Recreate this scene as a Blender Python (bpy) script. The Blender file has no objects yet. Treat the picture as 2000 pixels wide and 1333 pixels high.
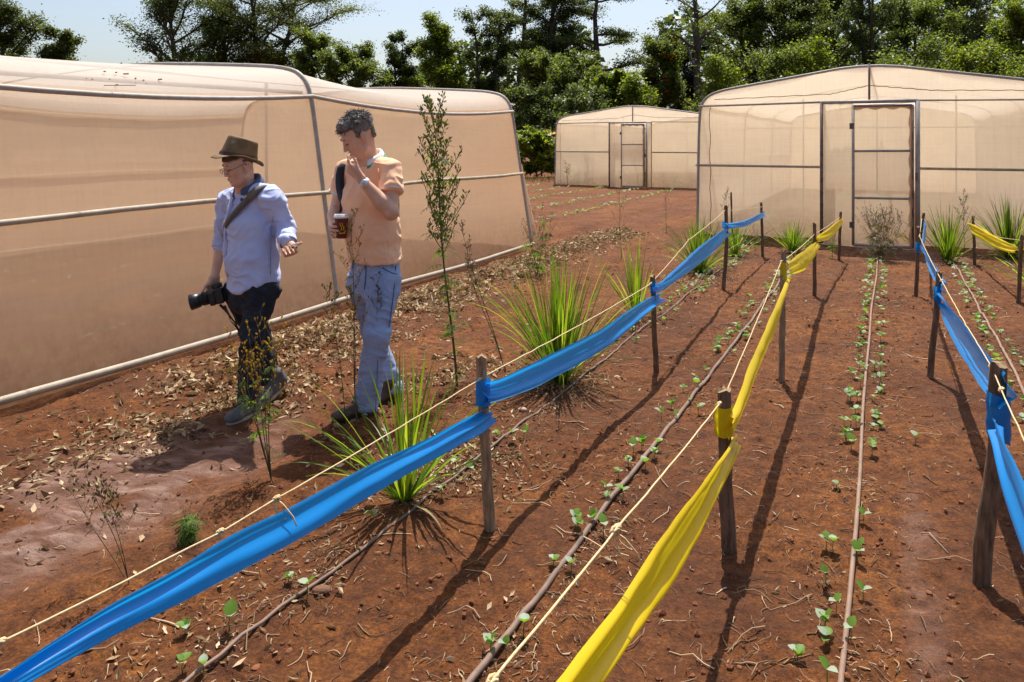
import bpy, math, random
import numpy as np
from mathutils import Vector, Matrix
random.seed(7); rng = np.random.default_rng(7)
R = math.radians
scene = bpy.context.scene
COL = scene.collection
# ------------------------------------------------------------------ camera
CAMH = 1.65
cd = bpy.data.cameras.new('camera'); cam = bpy.data.objects.new('camera', cd); COL.objects.link(cam)
cd.lens = 27.0; cd.sensor_width = 36.0; cd.shift_y = -0.197
cd.clip_start = 0.05; cd.clip_end = 2000
cam.location = (0, 0, CAMH); cam.rotation_euler = (R(90), 0, 0)
scene.camera = cam
# ------------------------------------------------------------------ world + sun
SUN_EL, SUN_AZ = 64.0, 9.0
w = bpy.data.worlds.new('World'); scene.world = w; w.use_nodes = True
nt = w.node_tree; bg = nt.nodes['Background']
sky = nt.nodes.new('ShaderNodeTexSky'); sky.sky_type = 'NISHITA'; sky.sun_disc = False
sky.sun_elevation = R(SUN_EL); sky.sun_rotation = R(SUN_AZ)
sky.air_density = 1.0; sky.dust_density = 3.0; sky.ozone_density = 1.0
nt.links.new(sky.outputs[0], bg.inputs[0]); bg.inputs[1].default_value = 0.11
sd = bpy.data.lights.new('sun', 'SUN'); sun = bpy.data.objects.new('sun', sd); COL.objects.link(sun)
sd.energy = 4.9; sd.angle = R(0.53); sd.color = (1.0, 0.95, 0.87)
sv = Vector((math.sin(R(SUN_AZ))*math.cos(R(SUN_EL)), math.cos(R(SUN_AZ))*math.cos(R(SUN_EL)), math.sin(R(SUN_EL))))
sun.rotation_euler = sv.to_track_quat('Z', 'Y').to_euler(); sun.location = (0, 0, 20)
scene.view_settings.view_transform = 'Standard'; scene.view_settings.look = 'None'
scene.view_settings.gamma = 1.0; scene.view_settings.use_curve_mapping = False
scene.view_settings.exposure = 0.55
scene.render.engine = 'CYCLES'
try:
    scene.cycles.transparent_max_bounces = 24; scene.cycles.max_bounces = 8
except Exception: pass
# ------------------------------------------------------------------ coordinates
F = 1500.0
def W(px, py, Y):                 # a point seen at photo pixel (px, py) at depth Y
    return Vector(((px-1000)/F*Y, Y, CAMH-(py-273)/F*Y))
def G(px, py):                    # the ground point seen at a pixel
    Y = F*CAMH/(py-273.0); return Vector(((px-1000)/F*Y, Y, 0))
RX, RY = 0.44, 0.898              # along the rows
QX, QY = 0.898, -0.44             # across the rows
def rq(r, q, z=0.0): return Vector((RX*r+QX*q, RY*r+QY*q, z))
def to_rq(p): return (RX*p[0]+RY*p[1], QX*p[0]+QY*p[1])
# ------------------------------------------------------------------ noise
def _hash(ix, iy, iz, s):
    n = (ix.astype(np.int64)*374761393 + iy.astype(np.int64)*668265263 + iz.astype(np.int64)*2147483647 + s*974634777) & 0x7fffffff
    n = ((n ^ (n >> 13))*1274126177) & 0x7fffffff
    n = n ^ (n >> 16)
    return (n & 0xffff)/65535.0
def vnoise(x, y, z=None, s=0):    # value noise 0..1
    x = np.asarray(x, float); y = np.asarray(y, float)
    z = np.zeros(np.broadcast(x, y).shape) if z is None else np.asarray(z, float)
    x, y, z = np.broadcast_arrays(x, y, z)
    ix, iy, iz = np.floor(x), np.floor(y), np.floor(z)
    fx, fy, fz = x-ix, y-iy, z-iz
    fx = fx*fx*(3-2*fx); fy = fy*fy*(3-2*fy); fz = fz*fz*(3-2*fz)
    r = 0
    for dz in ((0, 1) if np.any(fz > 0) else (0,)):
        wz = fz if dz else 1-fz
        a = _hash(ix, iy, iz+dz, s)*(1-fx)+_hash(ix+1, iy, iz+dz, s)*fx
        b = _hash(ix, iy+1, iz+dz, s)*(1-fx)+_hash(ix+1, iy+1, iz+dz, s)*fx
        r = r + wz*(a*(1-fy)+b*fy)
    return r
def sstep(a, b, x):
    t = np.clip((np.asarray(x, float)-a)/(b-a), 0, 1); return t*t*(3-2*t)
# ------------------------------------------------------------------ mesh helpers
def mk(name, V, Fc, mat=None, parent=None, smooth=False, mats=None, fmi=None):
    me = bpy.data.meshes.new(name)
    if isinstance(V, np.ndarray): V = V.reshape(-1, 3)
    if isinstance(Fc, np.ndarray):
        n, k = Fc.shape
        me.vertices.add(len(V)); me.vertices.foreach_set('co', np.asarray(V, np.float32).ravel())
        me.loops.add(n*k); me.loops.foreach_set('vertex_index', Fc.astype(np.int32).ravel())
        me.polygons.add(n); me.polygons.foreach_set('loop_start', np.arange(0, n*k, k, dtype=np.int32))
        me.update(calc_edges=True)
    else:
        me.from_pydata([tuple(v) for v in V], [], Fc); me.update()
    for m in (mats or ([mat] if mat else [])): me.materials.append(m)
    if fmi is not None: me.polygons.foreach_set('material_index', np.asarray(fmi, np.int32))
    me.polygons.foreach_set('use_smooth', np.full(len(me.polygons), bool(smooth)))
    me.validate(); me.update()
    o = bpy.data.objects.new(name, me); COL.objects.link(o)
    if parent: o.parent = parent
    return o
def tag(o, label=None, cat=None, group=None, kind=None):
    if label: o['label'] = label
    if cat: o['category'] = cat
    if group: o['group'] = group
    if kind: o['kind'] = kind
    return o
def empty(name, loc=(0, 0, 0), rz=0, **k):
    o = bpy.data.objects.new(name, None); COL.objects.link(o); o.location = loc; o.rotation_euler = (0, 0, rz)
    o.empty_display_size = 0.1
    return tag(o, **k)
def copy_tree(o, parent=None):
    c = o.copy(); COL.objects.link(c)
    if parent: c.parent = parent
    for ch in list(o.children): copy_tree(ch, c)
    return c
class MB:
    def __init__(s): s.v = []; s.f = []; s.mi = []; s.m = 0
    def add(s, V, Fs):
        b = len(s.v); s.v += [tuple(p) for p in V]; s.f += [tuple(i+b for i in f) for f in Fs]; s.mi += [s.m]*len(Fs)
    def tube(s, P, r, n=8, caps=True, flat=1.0):
        P = [Vector(p) for p in P]; rs = r if isinstance(r, (list, tuple)) else [r]*len(P)
        V = []; prev = None
        for i, p in enumerate(P):
            t = (P[min(i+1, len(P)-1)]-P[max(i-1, 0)]).normalized()
            if prev is None:
                a = t.orthogonal().normalized() if abs(t.z) > .9 else t.cross(Vector((0, 0, 1))).normalized()
            else:
                a = prev-t*prev.dot(t); a = a.normalized() if a.length > 1e-6 else t.orthogonal().normalized()
            prev = a; b = t.cross(a)
            for k in range(n):
                an = 2*math.pi*k/n
                V.append(p+(a*math.cos(an)+b*math.sin(an)*flat)*rs[i])
        Fs = [(i*n+k, i*n+(k+1) % n, (i+1)*n+(k+1) % n, (i+1)*n+k) for i in range(len(P)-1) for k in range(n)]
        if caps: Fs += [tuple(range(n-1, -1, -1)), tuple((len(P)-1)*n+k for k in range(n))]
        s.add(V, Fs)
    def box(s, c, d, M=None):
        V = []
        for x in (-.5, .5):
            for y in (-.5, .5):
                for z in (-.5, .5):
                    v = Vector((x*d[0], y*d[1], z*d[2])); v = (M @ v) if M else v
                    V.append(v+Vector(c))
        s.add(V, [(0, 1, 3, 2), (4, 6, 7, 5), (0, 4, 5, 1), (2, 3, 7, 6), (0, 2, 6, 4), (1, 5, 7, 3)])
    def grid(s, P):               # P[i][j]
        n = len(P); m = len(P[0])
        s.add([p for row in P for p in row], [(i*m+j, (i+1)*m+j, (i+1)*m+j+1, i*m+j+1) for i in range(n-1) for j in range(m-1)])
    def build(s, name, mat=None, parent=None, smooth=False, mats=None):
        return mk(name, s.v, s.f, mat, parent, smooth, mats, s.mi if mats else None)
# ------------------------------------------------------------------ materials
class N:
    def __init__(s, name):
        s.m = bpy.data.materials.new(name); s.m.use_nodes = True; s.t = s.m.node_tree
        s.b = s.t.nodes['Principled BSDF']; s.out = s.t.nodes['Material Output']
        s.co = s.t.nodes.new('ShaderNodeTexCoord').outputs['Object']
    def n(s, ty, **k):
        x = s.t.nodes.new(ty)
        for a, b in k.items(): setattr(x, a, b)
        return x
    def l(s, a, b): s.t.links.new(a, b)
    def noise(s, sc, det=4, rough=.55, dist=0, vec=None):
        x = s.n('ShaderNodeTexNoise'); x.inputs['Scale'].default_value = sc; x.inputs['Detail'].default_value = det
        x.inputs['Roughness'].default_value = rough; x.inputs['Distortion'].default_value = dist
        s.l(vec or s.co, x.inputs['Vector']); return x.outputs['Fac']
    def scl(s, v, vec=None, rot=(0, 0, 0)):
        x = s.n('ShaderNodeMapping'); x.inputs['Scale'].default_value = v; x.inputs['Rotation'].default_value = rot
        s.l(vec or s.co, x.inputs['Vector']); return x.outputs[0]
    def ramp(s, fac, stops):
        x = s.n('ShaderNodeValToRGB'); e = x.color_ramp.elements
        while len(e) < len(stops): e.new(0.5)
        for i, (p, c) in enumerate(stops):
            e[i].position = p; e[i].color = tuple(c)+(1,) if len(c) == 3 else c
        s.l(fac, x.inputs[0]); return x.outputs[0]
    def mix(s, f, a, b, mode='MIX'):
        x = s.n('ShaderNodeMix', data_type='RGBA', blend_type=mode)
        for sock, v in ((x.inputs[0], f), (x.inputs[6], a), (x.inputs[7], b)):
            if isinstance(v, (int, float)): sock.default_value = v
            elif isinstance(v, tuple): sock.default_value = tuple(v)+(1,)
            else: s.l(v, sock)
        return x.outputs[2]
    def math(s, op, a, b=0.0, clamp=False):
        x = s.n('ShaderNodeMath', operation=op, use_clamp=clamp)
        for sock, v in ((x.inputs[0], a), (x.inputs[1], b)):
            if isinstance(v, (int, float)): sock.default_value = v
            else: s.l(v, sock)
        return x.outputs[0]
    def bump(s, h, strength=.4, dist=.01, nrm=None):
        x = s.n('ShaderNodeBump'); x.inputs['Strength'].default_value = strength; x.inputs['Distance'].default_value = dist
        s.l(h, x.inputs['Height'])
        if nrm: s.l(nrm, x.inputs['Normal'])
        s.l(x.outputs[0], s.b.inputs['Normal']); return x.outputs[0]
    def col(s, c):
        if isinstance(c, tuple): s.b.inputs['Base Color'].default_value = tuple(c)+(1,)
        else: s.l(c, s.b.inputs['Base Color'])
    def rough(s, r, spec=None):
        if isinstance(r, (int, float)): s.b.inputs['Roughness'].default_value = r
        else: s.l(r, s.b.inputs['Roughness'])
        if spec is not None: s.b.inputs['Specular IOR Level'].default_value = spec
    def translucent(s, c, f):
        tr = s.n('ShaderNodeBsdfTranslucent')
        if isinstance(c, tuple): tr.inputs[0].default_value = tuple(c)+(1,)
        else: s.l(c, tr.inputs[0])
        mx = s.n('ShaderNodeMixShader'); mx.inputs[0].default_value = f
        s.l(s.b.outputs[0], mx.inputs[1]); s.l(tr.outputs[0], mx.inputs[2]); s.l(mx.outputs[0], s.out.inputs[0])
        return mx
def simple(name, c, rough=.7, c2=None, sc=8, bump=None, spec=.4, metal=0, stretch=None, det=5):
    n = N(name); v = n.scl(stretch) if stretch else None
    if c2:
        n.col(n.ramp(n.noise(sc, det, .6, vec=v), [(.3, c), (.72, c2)]))
    else: n.col(c)
    n.rough(rough, spec); n.b.inputs['Metallic'].default_value = metal
    if bump: n.bump(n.noise(bump[0], 5, .6, vec=v), bump[1], bump[2])
    return n.m
def leafmat(name, c1, c2, c3=None, tr=.45, gloss=.45, tint=(1.9, 1.85, 1.05)):
    n = N(name); g = n.n('ShaderNodeNewGeometry')
    st = [(0, c1), (.6, c2)]+([(1, c3)] if c3 else [])
    c = n.ramp(g.outputs['Random Per Island'], st)
    big = n.noise(.7, 3); c = n.mix(n.math('MULTIPLY', big, .35), c, tuple(x*.55 for x in c1))
    n.col(c); n.rough(gloss, .35)
    tc = n.mix(.5, c, (.35, .5, .04), 'MIX')
    tb = n.mix(1.0, c, tint, 'MULTIPLY')
    n.translucent(tb, tr); return n.m
MT = {}
# soil
n = N('red_soil')
a = n.noise(1.1, 6, .6); b = n.noise(14, 8, .7); c = n.noise(70, 5, .7)
base = n.ramp(a, [(.3, (.105, .032, .0062)), (.5, (.172, .054, .0100)), (.7, (.255, .090, .019))])
base = n.mix(n.math('MULTIPLY', n.math('SUBTRACT', b, .40, True), 3.2, True), base, (.050, .015, .005))
mott = n.noise(4.3, 9, .75, .5); base = n.mix(n.math('MULTIPLY', n.math('SUBTRACT', mott, .52, True), 4.0, True), base, (.060, .018, .006))
fine = n.ramp(c, [(.36, (.45, .42, .40)), (.5, (1, 1, 1)), (.66, (1.7, 1.85, 2.0))])
base = n.mix(.75, base, n.mix(1.0, base, fine, 'MULTIPLY'))
at = n.n('ShaderNodeAttribute', attribute_name='crust'); cf = at.outputs['Fac']
crust = n.ramp(n.noise(5, 7, .65, .6, n.scl((1, 2.4, 1), rot=(0, 0, R(26)))), [(.32, (.11, .045, .025)), (.52, (.20, .105, .075)), (.7, (.36, .24, .19))])
base = n.mix(cf, base, crust)
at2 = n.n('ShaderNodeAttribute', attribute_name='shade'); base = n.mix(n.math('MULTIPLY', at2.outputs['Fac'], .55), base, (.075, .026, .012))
n.col(base); n.rough(.88, .25)
bp = n.bump(n.noise(9, 8, .7), .7, .05)
bp = n.bump(n.noise(55, 6, .75), .8, .018, bp)
MT['soil'] = n.m
# shade net: woven film, part see-through
def netmat(name, colr, tcol, transp, seed):
    n = N(name); n.t.nodes.remove(n.b)
    v = n.scl((1, 1, 1)); 
    dif = n.n('ShaderNodeBsdfDiffuse'); tr = n.n('ShaderNodeBsdfTranslucent'); tp = n.n('ShaderNodeBsdfTransparent')
    st = n.noise(1.3, 5, .6, .4, n.scl((1, 1, .35))); w1 = n.noise(26, 4, .7, 0, n.scl((1, 1, .06))); w2 = n.noise(26, 4, .7, 0, n.scl((.06, .06, 1)))
    web = n.math('ADD', w1, w2)
    c = n.mix(n.math('MULTIPLY', n.math('SUBTRACT', web, .95, True), .8, True), colr, tuple(x*.80 for x in colr))
    c = n.mix(n.math('MULTIPLY', n.math('SUBTRACT', st, .45, True), 1.2, True), c, tuple(min(1, x*1.07) for x in colr))
    sx = n.n('ShaderNodeSeparateXYZ'); n.l(n.co, sx.inputs[0])
    low = n.math('MULTIPLY', n.math('SUBTRACT', n.math('ADD', .34, n.math('MULTIPLY', n.noise(3, 5, .6), .5)), sx.outputs['Z'], True), 1.6, True)   # red dust splashed on the foot of the net
    c = n.mix(n.math('MULTIPLY', low, n.noise(14, 5, .7)), c, (.34, .165, .075))
    dirt = n.math('MULTIPLY', n.math('SUBTRACT', n.noise(2.1, 7, .7, 1.2), .56, True), 1.6, True)
    c = n.mix(dirt, c, tuple(x*.82 for x in colr))
    n.l(c, dif.inputs[0])
    n.l(n.mix(1.0, c, tcol, 'MULTIPLY'), tr.inputs[0])
    m1 = n.n('ShaderNodeMixShader'); m1.inputs[0].default_value = .62; n.l(dif.outputs[0], m1.inputs[1]); n.l(tr.outputs[0], m1.inputs[2])
    m2 = n.n('ShaderNodeMixShader')
    lw = n.n('ShaderNodeLayerWeight'); lw.inputs[0].default_value = .5
    f = n.math('SUBTRACT', 1.0-transp, n.math('MULTIPLY', n.math('SUBTRACT', web, 1.0), .06))
    f = n.math('ADD', f, n.math('MULTIPLY', lw.outputs['Facing'], .16), True)   # slanting view crosses more thread
    n.l(f, m2.inputs[0]); n.l(tp.outputs[0], m2.inputs[1]); n.l(m1.outputs[0], m2.inputs[2]); n.l(m2.outputs[0], n.out.inputs[0])
    tp.inputs[0].default_value = (1, 1, 1, 1)
    return n.m
MT['net'] = netmat('shade_net', (.86, .70, .54), (1.0, .90, .75), .34, 0)
MT['netroof'] = netmat('roof_net', (.94, .90, .83), (1.0, .93, .85), .31, 1)
MT['netpale'] = netmat('pale_net', (.96, .85, .68), (1.0, .96, .88), .27, 2)
MT['pipe'] = simple('galvanised_pipe', (.30, .27, .235), .55, (.44, .40, .36), 12, (60, .2, .002))
MT['pipecream'] = simple('cream_pipe', (.30, .25, .18), .6, (.46, .39, .30), 9, (40, .2, .002))
MT['pipedark'] = simple('rusty_pipe', (.10, .055, .04), .7, (.24, .19, .17), 16, (60, .3, .002))
MT['cord'] = simple('seam_cord', (.22, .12, .08), .9, (.36, .23, .16), 20)
MT['wood'] = simple('rough_wood', (.065, .034, .020), .85, (.26, .155, .09), 55, (110, 1.0, .006), stretch=(1, 1, .18))
MT['woodlight'] = simple('pale_wood', (.15, .085, .048), .85, (.46, .33, .20), 55, (110, 1.0, .006), stretch=(1, 1, .18))
MT['woodcut'] = simple('cut_wood', (.36, .24, .13), .9, (.22, .14, .08), 40)
MT['string'] = simple('sisal_string', (.52, .37, .18), .9, (.70, .54, .31), 90, (160, .6, .002))
MT['drip'] = simple('dusty_drip_pipe', (.11, .075, .06), .7, (.25, .16, .115), 9, (50, .3, .002))
MT['driplight'] = simple('pale_drip_pipe', (.18, .105, .07), .7, (.28, .18, .125), 9, (50, .3, .002))
def film(name, c, tc):
    n = N(name); v = n.scl((1, 1, 1))
    sc = n.noise(5, 4, .6); n.col(n.mix(n.math('MULTIPLY', sc, .5), c, tuple(x*.72 for x in c)))
    sp = n.ramp(n.noise(150, 2, .5), [(.70, (0, 0, 0)), (.74, (1, 1, 1))])
    n.rough(n.math('ADD', n.math('MULTIPLY', n.noise(12, 4), .2), .24), .5)
    n.b.inputs['Coat Weight'].default_value = .12; n.b.inputs['Coat Roughness'].default_value = .3
    n.bump(n.noise(16, 3, .5), .12, .006)
    n.translucent(tc, .38); return n.m
MT['blue'] = film('blue_plastic', (.003, .27, .74), (.01, .42, .98))
MT['yellow'] = film('yellow_plastic', (.86, .62, .003), (1.0, .84, .01))
# ------------------------------------------------------------------ ground
def axis(segs):
    out = [segs[0][0]]
    for a, b, st in segs:
        n = max(1, int(round((b-a)/st))); out += list(np.linspace(a, b, n+1)[1:])
    return np.array(out)
ga = [-500, -300, -180, -110, -70, -48]
rr = np.concatenate([[-400, -200, -100, -50, -25, -12], axis([(-6, .6, .3), (.6, 6.0, .021), (6.0, 9.5, .035), (9.5, 14, .06), (14, 30, .25), (30, 60, 1.5)]), [75, 100, 150, 250, 450, 800]])
qq = np.concatenate([[-600, -300, -150, -80, -50], axis([(-36, -12, 1.0), (-12, -5.2, .15), (-5.2, 2.4, .021), (2.4, 7, .12), (7, 36, 1.0)]), [50, 80, 150, 300, 600]])
DRIPQ = [-1.877, -1.11, -.133, .78]
def ground_h(r, q):
    r = np.asarray(r, float); q = np.asarray(q, float)
    near = np.exp(-np.maximum(0, np.abs(q+1.5)-6)/3)*sstep(30, 14, r)
    h = .030*(vnoise(r*1.3, q*1.3, s=1)-.5)+.022*(vnoise(r*4, q*4, s=2)-.5)
    c = vnoise(r*13, q*13, s=3); h += .026*np.maximum(0, c-.45)
    c2 = vnoise(r*30, q*30, s=4); m = sstep(.35, .7, vnoise(r*2.1, q*2.1, s=9)); h += .024*np.maximum(0, c2-.5)*(.6+m)
    bed = sstep(-2.5, -2.2, q)
    pid = 0
    for d in (-1.877, -1.05, -.133, .80, 1.75): pid = pid+np.exp(-((q-d)/.17)**2)
    h += bed*(.016*pid)
    # wheel and rake ridges along the path
    pth = sstep(-2.3, -2.6, q)*sstep(-4.2, -3.9, q)
    h += pth*.018*(vnoise(r*.8, q*9, s=12)-.5)*2
    h += .05*np.exp(-((q+4.35)/.2)**2)*vnoise(r*2, q*5, s=5)
    h -= .05*sstep(-4.72, -4.86, q)*sstep(-5.2, -5.0, q)
    return h*near
QQ, RR = np.meshgrid(qq, rr)
H = ground_h(RR, QQ)
V = np.stack([RX*RR+QX*QQ, RY*RR+QY*QQ, H], -1).reshape(-1, 3)
nr, nq = RR.shape; I = np.arange(nr*nq).reshape(nr, nq)
Fq = np.stack([I[:-1, :-1], I[:-1, 1:], I[1:, 1:], I[1:, :-1]], -1).reshape(-1, 4)
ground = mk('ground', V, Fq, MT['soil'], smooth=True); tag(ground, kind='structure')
# a dried, pale crust of its own on the left path
cr = sstep(1.25, .45, np.hypot((RR-2.35)/1.25, (QQ+3.3)/.55))
cr = np.maximum(cr, .8*sstep(1.1, .3, np.hypot((RR-12.3)/1.0, (QQ-.1)/1.1)))
cr = np.maximum(cr, .55*sstep(1.1, .2, np.hypot((RR-3.3)/1.1, (QQ-.12)/.10)))
cr = cr*sstep(.25, .6, vnoise(RR*3, QQ*6, s=21)+.18)
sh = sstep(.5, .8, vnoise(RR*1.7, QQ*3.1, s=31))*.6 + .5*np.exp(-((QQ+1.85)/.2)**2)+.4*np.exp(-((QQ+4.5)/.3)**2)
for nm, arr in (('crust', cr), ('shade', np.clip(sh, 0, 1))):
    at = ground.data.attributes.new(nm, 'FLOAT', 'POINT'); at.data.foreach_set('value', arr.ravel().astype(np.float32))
def gz(p):
    r, q = to_rq(p); return float(ground_h(r, q))
# ------------------------------------------------------------------ net houses
def interp(P, n):
    out = []
    for (a, b) in zip(P[:-1], P[1:]):
        L = math.hypot(b[0]-a[0], b[1]-a[1]); k = max(1, int(L/n))
        out += [(a[0]+(b[0]-a[0])*i/k, a[1]+(b[1]-a[1])*i/k) for i in range(k)]
    return out+[P[-1]]
def mirror(P, Wd): return P+[(Wd-x, z) for x, z in P[:-1][::-1]]
def smooth_prof(P):
    for _ in range(2):
        Q = [P[0]]
        for a, b in zip(P[:-1], P[1:]):
            Q += [(a[0]*.75+b[0]*.25, a[1]*.75+b[1]*.25), (a[0]*.25+b[0]*.75, a[1]*.25+b[1]*.75)]
        P = Q+[P[-1]]
    return P
profL = mirror([(0, 0), (.28, 1.72), (.335, 2.06), (.41, 2.25), (.60, 2.365), (1.2, 2.42), (3.1, 2.52)], 6.2)
profR = mirror([(0, 0), (.03, 2.05), (.08, 2.27), (.2, 2.40), (.42, 2.475), (.65, 2.515), (1.58, 2.66), (2.716, 2.845)], 5.432)
def net_house(root, prof, q0, dirq, hoops, eave, sag, wallm, roofm, hoopm, backwall=True, cream=None, mid=1.13):
    sp = smooth_prof(prof)
    Wd = prof[-1][0]
    def P(r, wd, z): return rq(r, q0+dirq*wd, z)
    fine = interp(sp, .14)
    def sagz(wd, z, f):
        if z < eave-.6: return 0
        s = sstep(eave-.6, eave, z)
        top = sstep(eave, eave+.35, z)
        edge = min(1.0, .18+abs(wd-Wd/2)/(Wd/2-1.0)*.85)
        return float(-(sag*(1-top)+sag*1.6*edge*top)*s*4*f*(1-f))
    # panels between hoops: near wall, roof, far wall
    iw = [i for i, (x, z) in enumerate(fine)]
    isp1 = next(i for i, (x, z) in enumerate(fine) if z >= eave); isp2 = len(fine)-1-isp1
    for nm, lo, hi, m in (('net_wall', 0, isp1, wallm), ('net_roof', isp1, isp2, roofm), ('net_wall', isp2, len(fine)-1, wallm)):
        mb = MB(); rows = []
        for h0, h1 in zip(hoops[:-1], hoops[1:]):
            k = 16
            for i in range(k if h1 != hoops[-1] else k+1):
                f = i/k; r = h0+(h1-h0)*f
                row = []
                for (x, z) in fine[lo:hi+1]:
                    bul = .025*math.sin(f*math.pi)*math.sin(min(1, z/eave)*math.pi*2.0)
                    wr = .012*(float(vnoise(r*1.7, z*2.5+x, s=3))-.5)*(1 if 0 < f < 1 else 0)
                    row.append(P(r, x+bul+wr, z+sagz(x, z, f)+(wr if z > eave else 0)))
                rows.append(row)
        mb.grid(rows); mb.build(nm, m, root, True)
    for r in hoops:
        mb = MB(); mb.tube([P(r, x+(.0), z+.012) for x, z in interp(sp, .25)], .024, 8); mb.build('hoop', hoopm, root, True)
    for side in (0, 1):
        x0 = prof[2][0]; 
        pts = []
        for h0, h1 in zip(hoops[:-1], hoops[1:]):
            for i in range(10): f = i/10; pts.append((h0+(h1-h0)*f, eave-.0-sag*4*f*(1-f)))
        pts.append((hoops[-1], eave))
        xw = x0-.02
        mb = MB(); mb.tube([P(r, xw if side == 0 else Wd-xw, z) for r, z in pts], .021, 8); mb.build('eave_pipe', hoopm, root, True)
        xm = prof[1][0]*mid/prof[1][1]
        mb = MB(); mb.tube([P(hoops[0]+(hoops[-1]-hoops[0])*i/24, (xm-.03) if side == 0 else Wd-xm+.03, mid+.012*math.sin(i*1.3)) for i in range(25)], .021, 8); mb.build('side_rail', cream or hoopm, root, True)
        mb = MB(); mb.tube([P(hoops[0]+(hoops[-1]-hoops[0])*i/24, -.03 if side == 0 else Wd+.03, .055+.012*math.sin(i*1.1)) for i in range(25)], .027, 8); mb.build('base_pipe', cream or hoopm, root, True)
    mb = MB(); mb.tube([P(hoops[0], Wd/2, prof[len(prof)//2][1]-.05), P(hoops[-1], Wd/2, prof[len(prof)//2][1]-.05)], .02, 6); mb.build('ridge_pipe', hoopm, root, True)
    return P, sp, fine
def end_wall(root, P, fine, r, wallm, hole=None, name='end_net', seed=0):
    # a net sheet filling the hoop; hole=(w0,w1,z1) leaves the porch opening
    top = {}
    half = [(x, z) for x, z in fine]
    xs = sorted(set([round(x, 4) for x, z in half]))
    def topz(x):
        best = 0
        for (a, b) in zip(half[:-1], half[1:]):
            lo, hi = min(a[0], b[0]), max(a[0], b[0])
            if lo-1e-6 <= x <= hi+1e-6:
                f = 0 if abs(b[0]-a[0]) < 1e-6 else (x-a[0])/(b[0]-a[0]); best = max(best, a[1]+(b[1]-a[1])*f)
        return best
    xs = sorted(set(xs+list(np.round(np.linspace(half[0][0], half[-1][0], 48), 4))))
    if hole: xs = sorted(set(xs+[hole[0], hole[1]]))
    mb = MB()
    for a, b in zip(xs[:-1], xs[1:]):
        if b-a < .002: continue
        z0 = 0
        if hole and a >= hole[0]-1e-4 and b <= hole[1]+1e-4: z0 = hole[2]
        k = 14; cols = []
        for x in (a, b):
            col = []
            for i in range(k+1):
                z = z0+(topz(x)-z0)*i/k
                d = .05*(float(vnoise(x*1.5+seed, z*1.1, s=6))-.5)+.02*(float(vnoise(x*6+z*3, z*2, s=8))-.5)
                col.append(P(r-.0+d, x, z))
            cols.append(col)
        mb.grid(cols)
    return mb.build(name, wallm, root, True)
HL = [-7.6, -3.1, 1.46, 6.04, 10.62]
hl = empty('net_house', rq(3, -8), label='long peach net house on the left with a sagging white roof behind two men', cat='greenhouse')
hl.location = (0, 0, 0)
P, sp, fine = net_house(hl, profL, -4.87, -1, HL, 2.08, .10, MT['net'], MT['netroof'], MT['pipe'], cream=MT['pipecream'])
end_wall(hl, P, fine, HL[-1], MT['net'], name='end_net'); end_wall(hl, P, fine, HL[0], MT['net'], name='end_net', seed=4)
for r in (-1.0, 4.15, 8.3):
    mb = MB(); mb.tube([P(r, 3.1, 0), P(r, 3.1, 2.45)], .024, 8); mb.build('inner_post', MT['pipe'], hl, True)
mb = MB(); mb.tube([P(1.46, .5, 1.5), P(6.04, 5.7, 2.15)], .012, 6); mb.build('inner_wire', MT['pipe'], hl, True)
mb = MB(); mb.tube([P(1.0, 3.1, 2.28), P(6.04, .45, 2.12)], .022, 6); mb.build('inner_brace', MT['pipe'], hl, True)
# gathered net at the far corner, tied down at the foot
mb = MB(); rows = []
for i in range(12):
    f = i/11; z = 1.25*(1-f)+.02; rows.append([P(10.62+(.05+.32*f)*u, -.02-.05*f*math.sin(u*5)+.28*(1-z/2.1)*0, z*(1-.12*u*f)) + (P(0, .28*z/1.72, 0)-P(0, 0, 0)) for u in [k/6 for k in range(7)]])
mb.grid(rows); mb.build('net_flap', MT['net'], hl, True)
mb = MB()                          # debris lying on the roof
for i in range(14):
    r = random.uniform(3.6, 4.5); x = random.uniform(.37, .47); L = random.choice([.02, .03, .04, .22])
    ff = (r-1.46)/4.58; zz = 2.175+1.25*(x-.41)-.085*4*ff*(1-ff); p = P(r, x-.01, zz); a = random.uniform(0, 3)
    mb.tube([p, p+Vector((L*math.cos(a), L*math.sin(a), .004))], .003 if L > .1 else .006, 5)
tag(mb.build('roof_debris', MT['cord']), 'dark dead leaves and twigs lying on the white roof of the left house', 'debris', kind='stuff')

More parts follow.
